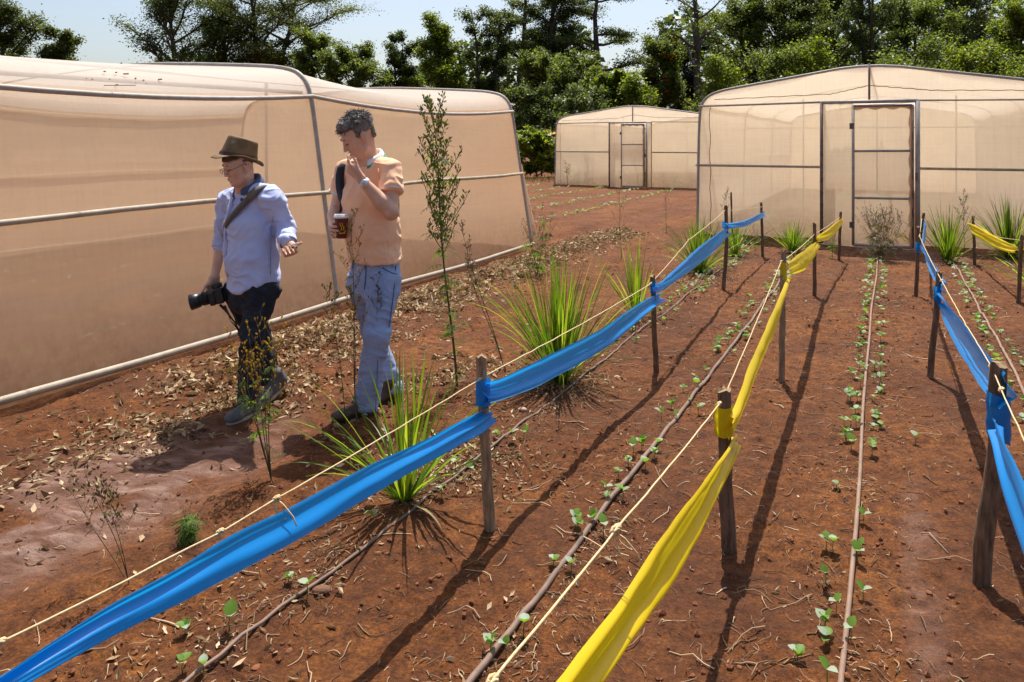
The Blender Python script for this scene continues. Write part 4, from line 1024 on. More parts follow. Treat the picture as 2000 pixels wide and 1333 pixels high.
icf = np.array([(0, 1, 2), (0, 2, 3), (0, 3, 4), (0, 4, 5), (0, 5, 1), (1, 6, 2), (2, 7, 3), (3, 8, 4), (4, 9, 5), (5, 10, 1), (6, 7, 2), (7, 8, 3), (8, 9, 4), (9, 10, 5), (10, 6, 1), (11, 7, 6), (11, 8, 7), (11, 9, 8), (11, 10, 9), (11, 6, 10)])
s_ = (.0025+.012*rg.random(n)**4)[:, None, None]
V = C_[:, None, :]+ico[None]*s_*rg.uniform(.6, 1.25, (n, 12, 1))*rg.uniform(.7, 1.2, (n, 1, 3))
tag(mk('soil_clods', V.reshape(-1, 3), ((np.arange(n)*12)[:, None, None]+icf[None]).reshape(-1, 3), LM['clod']), 'small crumbled lumps of red soil', 'soil clods', kind='stuff')
# dry grass beyond the field
rg2 = np.random.default_rng(3); n = 5000
xs = rg2.uniform(-14, 9, n); ys = rg2.uniform(29.2, 33, n); hz = rg2.uniform(.05, .22, n); dx = rg2.normal(size=n)*.05
V = np.stack([np.stack([xs-.012, ys, xs*0], 1), np.stack([xs+.012, ys, xs*0], 1), np.stack([xs+dx, ys+dx*.5, hz], 1)], 1).reshape(-1, 3)
tag(mk('dry_grass', V, np.arange(3*n).reshape(n, 3), LM['straw']), 'strip of dry yellow grass at the edge of the far field', 'grass', kind='stuff')
# orange awning
aw = empty('awning', W(1078, 345, 34), label='bright orange sheet on poles beside the distant net house', cat='awning'); o = aw.location.copy()
mb = MB(); A_ = [W(1050, 272, 34.5), W(1052, 276, 33.0), W(1096, 258, 33), W(1096, 254, 34.5)]
mb.grid([[A_[0].lerp(A_[3], i/8).lerp(A_[1].lerp(A_[2], i/8), j/4)+Vector((0, 0, .05*math.sin(i)*math.sin(j)))-o for j in range(5)] for i in range(9)]); mb.build('sheet', simple('orange_sheet', (.8, .30, .03), .6), aw, True)
for a, b in ((W(1010, 268, 33.4), W(1096, 271, 33.4)), (W(1058, 268, 33.1), W(1058, 345, 33.1)), (W(1094, 262, 33.1), W(1094, 345, 33.1))):
    mb = MB(); mb.tube([a-o, b-o], .04, 6); mb.build('pole', MT['wood'], aw, True)
# stones and big single pieces of litter near the camera
for bx, by, s_, lab, c_ in ((1020, 801, .022, 'pinkish flat stone right of the pale weathered stake', (.55, .36, .27)), (628, 1172, .028, 'curled brown clod beside the thin drip pipe', (.16, .07, .035)), (1205, 735, .016, 'pale stone near the foot of the big lemongrass', (.6, .48, .36))):
    rd = random.Random(bx); b = G(bx, by); b.z = gz(b)+s_*.3
    V = (ico*np.array([1.5, 1, .6])*s_*(1+.25*rg.random((12, 1)))); o = mk('stone', V, icf, simple('stone_%d' % bx, c_, .8, tuple(x*.7 for x in c_), 40)); o.location = b
    sub = o.modifiers.new('s', 'SUBSURF'); sub.levels = sub.render_levels = 1; tag(o, lab, 'stone')
# ------------------------------------------------------------------ people: distance-field modelling
class SDF:
    def __init__(s, lo, hi, h):
        s.h = h; s.ax = [np.arange(lo[i], hi[i]+h, h, dtype=np.float32) for i in range(3)]
        s.F = np.full([len(a) for a in s.ax], .5, np.float32)
    def _sub(s, lo, hi):
        sl = []
        for i in range(3):
            a = max(0, int(np.searchsorted(s.ax[i], lo[i]))-1); b = min(len(s.ax[i]), int(np.searchsorted(s.ax[i], hi[i]))+1)
            if b <= a: return None
            sl.append(slice(a, b))
        X = s.ax[0][sl[0]][:, None, None]; Y = s.ax[1][sl[1]][None, :, None]; Z = s.ax[2][sl[2]][None, None, :]
        return tuple(sl), X, Y, Z
    def _put(s, sl, d, k, mode):
        a = s.F[sl]
        if mode == 'cut': a2 = -a; d2 = d; hh = np.maximum(k-np.abs(a2-d2), 0)/k; s.F[sl] = -(np.minimum(a2, d2)-hh*hh*k*.25); return
        hh = np.maximum(k-np.abs(a-d), 0)/k; s.F[sl] = np.minimum(a, d)-hh*hh*k*.25
    def cap(s, a, b, ra, rb, k=.02, mode='add'):
        a = np.array(a, float); b = np.array(b, float); m = max(ra, rb)+k+s.h*3
        q = s._sub(np.minimum(a, b)-m, np.maximum(a, b)+m)
        if q is None: return
        sl, X, Y, Z = q; ba = b-a; L = max(1e-9, float(ba@ba))
        t = np.clip(((X-a[0])*ba[0]+(Y-a[1])*ba[1]+(Z-a[2])*ba[2])/L, 0, 1)
        d = np.sqrt((X-a[0]-t*ba[0])**2+(Y-a[1]-t*ba[1])**2+(Z-a[2]-t*ba[2])**2)-(ra+(rb-ra)*t)
        s._put(sl, d.astype(np.float32), max(k, 1e-4), mode)
    def ell(s, c, r, M=None, k=.02, mode='add'):
        c = np.array(c, float); r = np.array(r, float); m = max(r)+k+s.h*3
        q = s._sub(c-m, c+m)
        if q is None: return
        sl, X, Y, Z = q; M = np.eye(3) if M is None else np.array(M)   # columns = local axes
        dx, dy, dz = X-c[0], Y-c[1], Z-c[2]; ac = 0; ac2 = 0
        for i in range(3):
            u = (dx*M[0, i]+dy*M[1, i]+dz*M[2, i])/r[i]; ac = ac+u*u; ac2 = ac2+(u/r[i])**2
        k0 = np.sqrt(ac); k1 = np.sqrt(ac2)+1e-9
        s._put(sl, (k0*(k0-1)/k1).astype(np.float32), max(k, 1e-4), mode)
    def slab(s, a, b, ra, rb, side, front, k=.03, mode='add'):     # elliptic capsule: ra/rb=(lateral, depth)
        a = np.array(a, float); b = np.array(b, float); m = max(max(ra), max(rb))+k+s.h*3
        q = s._sub(np.minimum(a, b)-m, np.maximum(a, b)+m)
        if q is None: return
        sl, X, Y, Z = q; ba = b-a; L = max(1e-9, float(ba@ba))
        t = np.clip(((X-a[0])*ba[0]+(Y-a[1])*ba[1]+(Z-a[2])*ba[2])/L, 0, 1)
        dx, dy, dz = X-a[0]-t*ba[0], Y-a[1]-t*ba[1], Z-a[2]-t*ba[2]
        u = dx*side[0]+dy*side[1]+dz*side[2]; v = dx*front[0]+dy*front[1]+dz*front[2]
        w2 = np.maximum(dx*dx+dy*dy+dz*dz-u*u-v*v, 0)
        rx = ra[0]+(rb[0]-ra[0])*t; ry = ra[1]+(rb[1]-ra[1])*t; rz = np.minimum(rx, ry)*.8
        k0 = np.sqrt((u/rx)**2+(v/ry)**2+w2/rz**2); k1 = np.sqrt((u/rx**2)**2+(v/ry**2)**2+w2/rz**4)+1e-9
        s._put(sl, np.where(k0 < 1e-3, -ry, k0*(k0-1)/k1).astype(np.float32), max(k, 1e-4), mode)
    def clip(s, fn):                                               # keep where fn(X,Y,Z) < 0
        X = s.ax[0][:, None, None]; Y = s.ax[1][None, :, None]; Z = s.ax[2][None, None, :]
        s.F = np.maximum(s.F, fn(X, Y, Z).astype(np.float32))
    def mesh(s):
        Fd = s.F; S = Fd < 0; nx, ny, nz = S.shape
        cnt = np.zeros((nx-1, ny-1, nz-1), np.int8)
        for i in (0, 1):
            for j in (0, 1):
                for k in (0, 1): cnt += S[i:nx-1+i, j:ny-1+j, k:nz-1+k]
        act = (cnt > 0) & (cnt < 8); ci = np.argwhere(act); n = len(ci); idx = np.full(act.shape, -1, np.int32); idx[act] = np.arange(n)
        acc = np.zeros((n, 3)); num = np.zeros(n)
        cv = {}
        for i in (0, 1):
            for j in (0, 1):
                for k in (0, 1): cv[i, j, k] = Fd[ci[:, 0]+i, ci[:, 1]+j, ci[:, 2]+k]
        for axis_ in range(3):
            for p in (0, 1):
                for q in (0, 1):
                    c0 = [0, 0, 0]; o = [x for x in range(3) if x != axis_]; c0[o[0]] = p; c0[o[1]] = q; c1 = list(c0); c1[axis_] = 1
                    a, b = cv[tuple(c0)], cv[tuple(c1)]; m = (a < 0) != (b < 0); t = np.where(m, a/(np.where(a == b, 1, a-b)), 0)
                    pt = np.tile(np.array(c0, float), (n, 1)); pt[:, axis_] = t
                    acc[m] += pt[m]; num[m] += 1
        P = ci+acc/num[:, None]
        V = np.stack([s.ax[i][0]+P[:, i]*s.h for i in range(3)], 1)
        Q = []
        for axis_ in range(3):
            sl0 = [slice(None)]*3; sl1 = [slice(None)]*3; sl0[axis_] = slice(0, -1); sl1[axis_] = slice(1, None)
            A, B = S[tuple(sl0)], S[tuple(sl1)]; e = np.argwhere(A != B); o = [(axis_+1) % 3, (axis_+2) % 3]
            e = e[(e[:, o[0]] > 0) & (e[:, o[1]] > 0) & (e[:, o[0]] < s.F.shape[o[0]]-1) & (e[:, o[1]] < s.F.shape[o[1]]-1)]
            ins = A[e[:, 0], e[:, 1], e[:, 2]]
            def g(d0, d1):
                f = e.copy(); f[:, o[0]] -= d0; f[:, o[1]] -= d1; return idx[f[:, 0], f[:, 1], f[:, 2]]
            q = np.stack([g(1, 1), g(0, 1), g(0, 0), g(1, 0)], 1); q[~ins] = q[~ins][:, ::-1]
            Q.append(q)
        Q = np.concatenate(Q); Q = Q[(Q >= 0).all(1)]
        return V, Q
def vnormals(V, Q):
    nrm = np.cross(V[Q[:, 2]]-V[Q[:, 0]], V[Q[:, 3]]-V[Q[:, 1]]); out = np.zeros_like(V)
    for i in range(4): np.add.at(out, Q[:, i], nrm)
    return out/(np.linalg.norm(out, axis=1)[:, None]+1e-12)
def relax(V, Q, n=2, lam=.5):
    for _ in range(n):
        acc = np.zeros_like(V); c = np.zeros(len(V))
        for i in range(4):
            np.add.at(acc, Q[:, i], V[Q[:, (i+1) % 4]]+V[Q[:, (i-1) % 4]]); np.add.at(c, Q[:, i], 2)
        V = V+(acc/np.maximum(c, 1)[:, None]-V)*lam
    return V
def sdf_obj(sd_, name, mat, parent, disp=None, smooth_it=2):
    V, Q = sd_.mesh(); V = relax(V, Q, smooth_it)
    if disp: nn = vnormals(V, Q); V = V+nn*disp(V, nn)[:, None]
    V = V-np.array(parent.location) if parent else V
    return mk(name, V, Q, mat, parent, True)
def fbm(V, fx, fy, fz, s):
    return vnoise(V[:, 0]*fx, V[:, 1]*fy, V[:, 2]*fz, s)+.5*vnoise(V[:, 0]*fx*2.1, V[:, 1]*fy*2.1, V[:, 2]*fz*2.1, s+1)-.75
def folds(V, fz, warp, s, tilt=(0, 0)):     # creases: ridged noise, long across the slope given by fz / tilt, patchy
    w_ = V[:, 2]*fz*.30+V[:, 0]*tilt[0]*.30+V[:, 1]*tilt[1]*.30
    o = .06*warp*(vnoise(V[:, 0]*9, V[:, 1]*9, V[:, 2]*9, s+5)-.5)*6
    a = vnoise(V[:, 0]*6+o, V[:, 1]*6-o, w_+o, s); b = vnoise(V[:, 0]*9-w_*.5, V[:, 1]*9+w_*.5, V[:, 2]*9+3, s+2)
    r = (1-np.abs(2*a-1)*1.6)*.7+(1-np.abs(2*b-1)*1.6)*.45
    m = sstep(.25, .65, vnoise(V[:, 0]*7, V[:, 1]*7, V[:, 2]*7, s+9))
    return (np.clip(r, -.2, 1.2)-.3)*(.35+.65*m)
def frame(f, pitch):                # columns: his right, forward, up
    f = Vector(f).normalized(); rt = f.cross(Vector((0, 0, 1))).normalized()
    fw = (f*math.cos(pitch)-Vector((0, 0, 1))*math.sin(pitch)).normalized(); up = rt.cross(fw)
    return np.array([[rt[i], fw[i], up[i]] for i in range(3)])
def head_sdf(S_, c, M, sc, neck, jaw=1.0):
    c = np.array(c)
    T = lambda x, y, z: c+M@(np.array([x, y, z])*sc)
    E = lambda p, r, k=.02, mode='add': S_.ell(T(*p), np.array(r)*sc, M, k*sc, mode)
    K = lambda a, b, ra, rb, k=.01, mode='add': S_.cap(T(*a), T(*b), ra*sc, rb*sc, k*sc, mode)
    E((0, -.018, .038), (.074, .096, .085)); E((0, .030, -.020), (.062, .060, .088), .03)
    E((0, .030, -.080), (.052*jaw, .052, .036), .03); E((0, .072, -.104), (.024*jaw, .020, .020), .025)
    for s_ in (-1, 1):
        E((s_*.040, .056, -.026), (.022, .026, .024), .02); K((s_*.052, .012, -.07), (s_*.03, .06, -.098), .018, .016, .02)
    K((-.042, .078, .028), (.042, .078, .028), .011, .011, .018)
    for s_ in (-1, 1):
        E((s_*.033, .098, .006), (.019, .016, .014), .012, 'cut'); E((s_*.032, .076, .005), (.0155, .0145, .0125), .004)
    K((0, .086, .018), (0, .105, -.028), .008, .0115, .012); E((0, .106, -.031), (.011, .010, .009), .008)
    for s_ in (-1, 1): E((s_*.011, .099, -.034), (.0075, .009, .007), .006)
    K((-.020, .090, -.060), (.020, .090, -.060), .0065, .0065, .010); K((-.016, .089, -.0715), (.016, .089, -.0715), .0075, .0075, .010)
    K((-.022, .101, -.0655), (.022, .101, -.0655), .0030, .0030, .004, 'cut')
    K((0, .094, -.084), (0, .092, -.086), .012, .012, .006, 'cut')
    for s_ in (-1, 1):
        E((s_*.079, -.008, -.006), (.010, .020, .033), .008); E((s_*.088, -.004, -.004), (.008, .010, .018), .005, 'cut')
        E((s_*.078, -.002, -.036), (.007, .010, .012), .006)
    S_.cap(T(0, -.030, -.055), neck, .047*sc, .052, .03)
    S_.cap(T(0, .030, -.085), (np.array(neck)+M[:, 1]*.03), .030*sc, .035, .03)
    return T
def hand_sdf(S_, wr, d, nrm, L=.185, curl=(.5, .5, .5, .5), spread=.10, thumb=(.9, .5), side=1, sc=1.0):
    # wr wrist; d finger direction; nrm = palm normal (out of the palm); thumb on side*(d x nrm)
    wr = Vector(wr); d = Vector(d).normalized(); nrm = Vector(nrm); nrm = (nrm-d*nrm.dot(d)).normalized(); t = d.cross(nrm)*side
    pl = L*.52
    for i in range(4):
        o = (1.5-i)*.0205*sc
        S_.cap(wr+t*o*.62, wr+d*pl*(1-.05*abs(i-1))+t*o, .0150*sc, .0115*sc, .012)
    S_.cap(wr+t*.018*sc+nrm*.006, wr+t*.026*sc+d*pl*.45+nrm*.010, .014*sc, .015*sc, .014)
    tips = []
    lens = (.86, .98, .92, .74)
    for i in range(4):
        o = (1.5-i)*.0215*sc; p = wr+d*pl*(1-.05*abs(i-1))+t*o
        a = 0; dd = (d+t*spread*(1.5-i)*.35).normalized(); r = .0092*sc
        for j, (lf, cm) in enumerate(((.45, 1.0), (.31, 1.25), (.24, .8))):
            a += curl[i]*cm; dj = dd*math.cos(a)+nrm*math.sin(a); q = p+dj*L*.48*lens[i]*lf
            S_.cap(p, q, r, r*.90, .0035 if j else .008); p = q; r *= .91
        tips.append(p)
    p = wr+t*.024*sc+d*pl*.28+nrm*.006; a0, a1 = thumb
    dj = (d*math.cos(a0)+t*math.sin(a0)+nrm*.35).normalized(); q = p+dj*.040*sc; S_.cap(p, q, .0125*sc, .0105*sc, .010)
    dj2 = (dj*math.cos(a1)+(d*.6+nrm*.8-t*.3).normalized()*math.sin(a1)).normalized(); q2 = q+dj2*.032*sc; S_.cap(q, q2, .0105*sc, .0085*sc, .004)
    q3 = q2+(dj2+nrm*.15).normalized()*.018*sc; S_.cap(q2, q3, .0088*sc, .0072*sc, .003)
    return tips, q3
def ring_sheet(parent, name, mat, rows, thick=.002):
    mb = MB(); mb.grid([[Vector(p)-parent.location for p in r] for r in rows]); o = mb.build(name, mat, parent, True)
    m = o.modifiers.new('t', 'SOLIDIFY'); m.thickness = thick; m.offset = 0; return o
def skinmat(name, c1, c2):
    n = N(name); n.col(n.ramp(n.noise(18, 5, .6), [(.3, c1), (.7, c2)])); n.rough(.52, .4)
    n.b.inputs['Subsurface Weight'].default_value = .12; n.b.inputs['Subsurface Radius'].default_value = (.02, .006, .003); n.b.inputs['Subsurface Scale'].default_value = .5
    n.bump(n.noise(220, 4, .6), .15, .001); return n.m
def cloth(name, c1, c2, sc, weave=900, bs=.25, rough=.85):
    n = N(name); a = n.noise(sc, 6, .65); b = n.noise(weave, 2, .5)
    c = n.ramp(a, [(.34, c1), (.66, c2)]); c = n.mix(.35, c, n.ramp(b, [(.4, tuple(x*.75 for x in c2)), (.6, tuple(min(1, x*1.2) for x in c2))]))
    n.col(c); n.rough(rough, .2); n.b.inputs['Sheen Weight'].default_value = .15; n.bump(b, bs, .001); return n.m
def jeansmat(name, dk, lt, lo):
    n = N(name); a = n.noise(5, 6, .6, 0, n.scl((1, 1, .5))); b = n.noise(500, 2, .5, 0, n.scl((1, 1, .35))); c_ = n.noise(28, 5, .7, .4, n.scl((1, 1, 1.8)))
    c = n.ramp(a, [(.33, dk), (.66, lt)]); c = n.mix(n.math('MULTIPLY', n.math('SUBTRACT', c_, .5, True), 2.2, True), c, lo)
    c = n.mix(.25, c, n.ramp(b, [(.4, tuple(x*.6 for x in dk)), (.6, lt)])); n.col(c); n.rough(.9, .15); n.bump(b, .3, .0012); return n.m
skin1 = skinmat('skin_tanned', (.60, .34, .225), (.72, .45, .32)); skin2 = skinmat('skin_ruddy', (.58, .32, .205), (.70, .42, .29))
shirt_blue = cloth('light_blue_shirt', (.44, .50, .78), (.50, .57, .84), 9); navy = cloth('navy_cloth', (.05, .075, .14), (.08, .11, .19), 20)
polo = cloth('peach_polo', (.90, .48, .28), (.94, .54, .33), 8); white = cloth('white_cloth', (.74, .74, .72), (.80, .80, .78), 20); green = cloth('green_stripe', (.03, .30, .20), (.04, .36, .24), 20)
jeans1 = jeansmat('dark_jeans', (.016, .019, .026), (.038, .043, .056), (.095, .10, .12)); jeans2 = jeansmat('light_jeans', (.25, .325, .53), (.35, .435, .65), (.50, .58, .76))
hair_br = simple('brown_hair', (.09, .045, .025), .5, (.19, .10, .055), 60, spec=.5); hair_gr = simple('grey_hair', (.045, .038, .031), .6, (.27, .245, .215), 60, spec=.3)
blackp = simple('black_plastic', (.010, .010, .011), .38, (.02, .02, .022), 60); taupe = cloth('taupe_webbing', (.085, .07, .055), (.13, .105, .085), 30, 600, .5)
lipm = simple('lips', (.36, .12, .085), .5); felt = simple('brown_felt', (.11, .068, .028), .6, (.24, .155, .068), 11, (300, .5, .001), spec=.3)
leather = simple('brown_leather', (.05, .022, .014), .45, (.11, .055, .035), 20, (120, .4, .001)); suede = simple('grey_suede', (.075, .075, .08), .85, (.14, .14, .145), 20, (200, .4, .001)); sole = simple('pale_sole', (.30, .25, .20), .8, (.42, .35, .28), 20); soled = simple('dark_sole', (.03, .02, .016), .8)
eyew = simple('eye_white', (.55, .50, .46), .25); dark = simple('dark_brow', (.02, .014, .01), .7); wire = simple('glasses_wire', (.06, .05, .05), .3, metal=.8)

def shoe(root, ank, d, name, mat, smat, pitch=0.0, L=.285, sc=1.0):
    # ank = heel centre on the sole plane (world), d = horizontal direction to the toe
    d = Vector(d).normalized(); s_ = d.cross(Vector((0, 0, 1))).normalized(); R_ = Matrix.Rotation(pitch, 3, s_)
    def T(x, y, z): return Vector(ank)+R_ @ (d*x+s_*y+Vector((0, 0, z)))
    S_ = SDF([min(T(x, 0, z)[i] for x in (-.05, L) for z in (0, .16))-.09 for i in range(3)], [max(T(x, 0, z)[i] for x in (-.05, L) for z in (0, .16))+.09 for i in range(3)], .004)
    fw = R_ @ d; up = R_ @ Vector((0, 0, 1))
    M = np.array([[fw[i], s_[i], up[i]] for i in range(3)])
    S_.ell(T(.03, 0, .042), (.048, .036, .045), M, .02); S_.ell(T(.13, 0, .038), (.10, .040, .034), M, .03); S_.ell(T(.205, 0, .032), (.055, .046, .031), M, .03)
    S_.cap(T(.03, 0, .05), T(.045, 0, .105), .038, .040, .02); S_.cap(T(.07, 0, .075), T(.14, 0, .050), .028, .026, .02)
    c = np.array(T(0, 0, 0)); u = np.array(up)
    S_.clip(lambda X, Y, Z: -((X-c[0])*u[0]+(Y-c[1])*u[1]+(Z-c[2])*u[2])+.016)
    up_ = sdf_obj(S_, 'shoe', mat, root, lambda V, n: .0012*fbm(V, 60, 60, 60, 4))
    mb = MB(); n = 26; ro = []
    for z in (.002, .018):
        ring = []
        for k in range(n):
            a = 2*math.pi*k/n; x = .108+.146*math.cos(a); wv = (.041 if math.cos(a) < -.3 else .036+.013*math.sin(max(0, min(1, (x-.08)/.16))*math.pi))
            ring.append(T(x, wv*math.copysign(abs(math.sin(a))**.75, math.sin(a)), z)-root.location)
        ro.append(ring)
    mb.add(ro[0]+ro[1], [(k, (k+1) % n, n+(k+1) % n, n+k) for k in range(n)]+[tuple(range(n-1, -1, -1)), tuple(range(n, 2*n))])
    mb.build('sole', smat, up_); 
    lc = MB()
    for i in range(4):
        x = .082+.020*i; zt = .096-.010*i
        lc.tube([T(x, -.020, zt-.006)-root.location, T(x+.004, 0, zt+.002)-root.location, T(x, .020, zt-.006)-root.location], .0024, 5)
    lc.build('laces', smat, up_); return up_
def hair_strands(name, mat, root, pts, n, L, rad, seed, droop=.4, curl=.02):
    rd = random.Random(seed); mb = MB()
    for i in range(n):
        p, d = pts(rd); p = Vector(p); d = Vector(d).normalized(); P = [p]; w_ = rd.uniform(0, 6)
        ax = d.orthogonal().normalized(); l = L*rd.uniform(.6, 1.2)
        for j in range(5):
            d = (d+Vector((0, 0, -droop*.2))+(ax*math.cos(w_+j*1.4)+d.cross(ax)*math.sin(w_+j*1.4))*curl*12).normalized(); P.append(P[-1]+d*l/5)
        mb.tube([q-root.location for q in P], [rad, rad*1.1, rad, rad*.8, rad*.5, rad*.15], 5, caps=False)
    return mb.build(name, mat, root, True)
def nv(v): return np.array(v, float)
def val(Sd, p):
    i = [int(round((p[k]-Sd.ax[k][0])/Sd.h)) for k in range(3)]
    if any(i[k] < 0 or i[k] >= Sd.F.shape[k] for k in range(3)): return .5
    return float(Sd.F[i[0], i[1], i[2]])
def seen(Sd, px, py):                     # the point of the garment that stands at this photo pixel, and its outward normal
    d = (W(px, py, 5)-Vector((0, 0, CAMH))).normalized(); p = W(px, py, Sd.ax[1][0]-.05)
    for _ in range(400):
        v = val(Sd, p)
        if v < .002: break
        p = p+d*min(.012, max(.0015, v*.6))
    e = .012; g = Vector([val(Sd, p+Vector(a)*e)-val(Sd, p-Vector(a)*e) for a in ((1, 0, 0), (0, 1, 0), (0, 0, 1))])
    return p, g.normalized()
def strap(Sd, px, width, off, name, mat, root, thick=.003, pre=(), post=()):
    H_ = list(pre)+[(lambda h: (h[0]+h[1]*off, h[1]))(seen(Sd, x, y)) for x, y in px]+list(post)
    # even out
    P = [h[0] for h in H_]; Nn = [h[1] for h in H_]; n = len(P)
    for _ in range(2): P = [P[0]]+[(P[i-1]+P[i]*2+P[i+1])/4 for i in range(1, n-1)]+[P[-1]]; Nn = [Nn[0]]+[(Nn[i-1]+Nn[i]+Nn[i+1]).normalized() for i in range(1, n-1)]+[Nn[-1]]
    rows = []
    for i, p in enumerate(P):
        t = (P[min(i+1, n-1)]-P[max(0, i-1)]).normalized(); s_ = t.cross(Nn[i]).normalized(); rows.append([p-s_*width/2-Nn[i]*.002, p+Nn[i]*.002, p+s_*width/2-Nn[i]*.002])
    return ring_sheet(root, name, mat, rows, thick)
def on_surface(Sd, p, d, steps=60):      # march from p along -d to the zero surface of field Sd
    p = Vector(p); d = Vector(d)
    for _ in range(steps):
        i = [int(round((p[k]-Sd.ax[k][0])/Sd.h)) for k in range(3)]
        if any(i[k] < 0 or i[k] >= Sd.F.shape[k] for k in range(3)): v = .02
        else: v = float(Sd.F[i[0], i[1], i[2]])
        if v < .001: break
        p = p-d*max(.001, min(.02, v*.8))
    return p
def band(Sd, pts, width, off, name, mat, root, thick=.003):
    # pts: (point outside the body, outward dir); ribbon laid on the surface
    S3 = [on_surface(Sd, p, d)+Vector(d).normalized()*off for p, d in pts]
    rows = []
    for i, p in enumerate(S3):
        t = (S3[min(i+1, len(S3)-1)]-S3[max(0, i-1)]).normalized(); nn = Vector(pts[i][1]).normalized(); s_ = t.cross(nn).normalized()
        rows.append([p-s_*width/2, p+nn*.001, p+s_*width/2])
    return ring_sheet(root, name, mat, rows, thick)
def collar(root, c, M, r, name, mat, hgt=.030, flap=.035, open_=.55, tilt=.35, fold=1, stripe=None):
    rows_in, rows_up, rows_out = [], [], []; n = 40; A = []
    for i in range(n+1):
        a = open_+(2*math.pi-2*open_)*i/n; A.append(a)
    def pt(a, rad, z):
        return Vector(nv(c)+M@np.array([math.sin(a)*rad*1.04, math.cos(a)*rad*.98, z-tilt*rad*math.cos(a)*1.0]))
    r0 = [pt(a, r*1.02, -.012) for a in A]; r1 = [pt(a, r*.98, hgt*(.72+.28*abs(math.sin(a/2)))) for a in A]
    e = lambda a: 1+.55*math.exp(-((min(a-open_, 2*math.pi-open_-a))/.35)**2)
    r2 = [pt(a, r*1.14, hgt*.80*(.72+.28*abs(math.sin(a/2)))) for a in A]; r3 = [pt(a, r*1.14+flap*.55, hgt*.6-flap*e(a)) for a in A]
    o = ring_sheet(root, name, mat, [r0, r1, r2, r3], .0025)
    if stripe:
        ring_sheet(root, 'collar_stripe', stripe, [[p.lerp(q, .45)+(Vector(p)-Vector(c)).normalized()*.0025 for p, q in list(zip(r2, r3))[n//2:]], [p.lerp(q, .72)+(Vector(p)-Vector(c)).normalized()*.0025 for p, q in list(zip(r2, r3))[n//2:]]], .0015)
    return o
UP = Vector((0, 0, 1))
# =================================================================== man with the hat
f1 = Vector((-.63, -.78, 0)).normalized(); r1 = f1.cross(UP)
m1 = empty('person', (W(495, 560, 4.72).x, 4.72, 0), label='man in a brown hat and light blue shirt walking with his head bowed', cat='person', group='two men walking and talking')
MH = frame((-.69, -.72, 0), R(20)); hc = W(467, 323, 4.66); neck = W(482, 380, 4.74)
A1 = {'sR': W(446, 392, 4.84), 'eR': W(434, 470, 4.88), 'wR': W(419, 543, 4.80), 'sL': W(531, 390, 4.62), 'eL': W(556, 446, 4.70), 'wL': W(564, 480, 4.50),
      'hR': W(466, 568, 4.80), 'kR': W(503, 655, 4.86), 'aR': W(535, 766, 4.90), 'hL': W(517, 568, 4.65), 'kL': W(491, 655, 4.58), 'aL': W(484, 795, 4.63)}
S_ = SDF((-2.35, 4.1, 0), (-1.0, 5.1, 1.72), .0050)
T1 = head_sdf(S_, hc, MH, .94, neck)
HM = frame((-.80, -.60, 0), -R(11)); _hl = W(465, 311, 4.685)
S_.clip(lambda X, Y, Z: np.where((X-_hl.x)**2+(Y-_hl.y)**2+(Z-_hl.z)**2 < .16**2, (X-_hl.x)*HM[0, 2]+(Y-_hl.y)*HM[1, 2]+(Z-_hl.z)*HM[2, 2]-.010, -1))
S_.cap(neck, W(487, 410, 4.74), .058, .075, .04); S_.slab(W(487, 410, 4.74), W(493, 560, 4.73), (.14, .08), (.12, .08), r1, f1)
for s_, w_ in (('R', -1), ('L', 1)):
    S_.cap(A1['s'+s_], A1['e'+s_], .040, .038, .03); S_.cap(A1['e'+s_], A1['w'+s_], .040, .024, .02); S_.cap(W(487, 405, 4.78), A1['s'+s_]+Vector((0, .02, 0)), .032, .030, .02)
    S_.cap(A1['h'+s_], A1['k'+s_], .06, .045, .02); S_.cap(A1['k'+s_], A1['a'+s_], .042, .030, .02)
# left hand: palm up, fingers curled, thumb out
hand_sdf(S_, A1['wL'], (.38, -.78, -.42), (-.25, -.35, .80), L=.180, curl=(.62, .72, .78, .85), thumb=(.75, .15), side=-1)
# right hand: round the camera grip
hand_sdf(S_, A1['wR'], (-.12, -.10, -1), (.55, -.75, 0), L=.178, curl=(.42, .48, .52, .55), thumb=(.8, .3), side=1)
sdf_obj(S_, 'body', skin1, m1, smooth_it=1)
# trousers
S_ = SDF((-2.0, 4.3, 0), (-1.2, 5.2, .98), .0055)
S_.slab(W(493, 545, 4.72), W(492, 585, 4.72), (.150, .115), (.155, .115), r1, f1, .04)
S_.cap(A1['hL'], A1['kL'], .090, .070, .05); S_.cap(A1['kL'], A1['aL'], .068, .056, .03)
S2 = SDF((-2.0, 4.3, 0), (-1.2, 5.2, .98), .0055)
S2.slab(W(493, 545, 4.72), W(492, 585, 4.72), (.150, .115), (.155, .115), r1, f1, .04)
S2.cap(A1['hR'], A1['kR'], .088, .070, .05); S2.cap(A1['kR'], A1['aR'], .067, .060, .03)
S_.F = np.minimum(S_.F, S2.F)-.25*np.maximum(.012-np.abs(S_.F-S2.F), 0)**2/.012
def jd(seed, za, zk):
    def f(V, n):
        z = V[:, 2]; low = np.exp(-((z-za)/.14)**2); kn = np.exp(-((z-zk)/.11)**2); cr_ = np.exp(-((z-.72)/.10)**2)
        return (.006+.022*low+.020*kn+.016*cr_)*folds(V, 62, 7, seed, (22, 14))+.010*fbm(V, 9, 9, 5, seed+3)+(.003+.008*low)*folds(V, 120, 7, seed+5, (-30, 30))
    return f
zc = A1['aL'].z-.055
S_.clip(lambda X, Y, Z: np.where((Y < 4.74) & (X < -1.2), .045-Z, .10-Z))
JF1 = S_; sdf_obj(S_, 'trousers', jeans1, m1, jd(3, .14, .46))
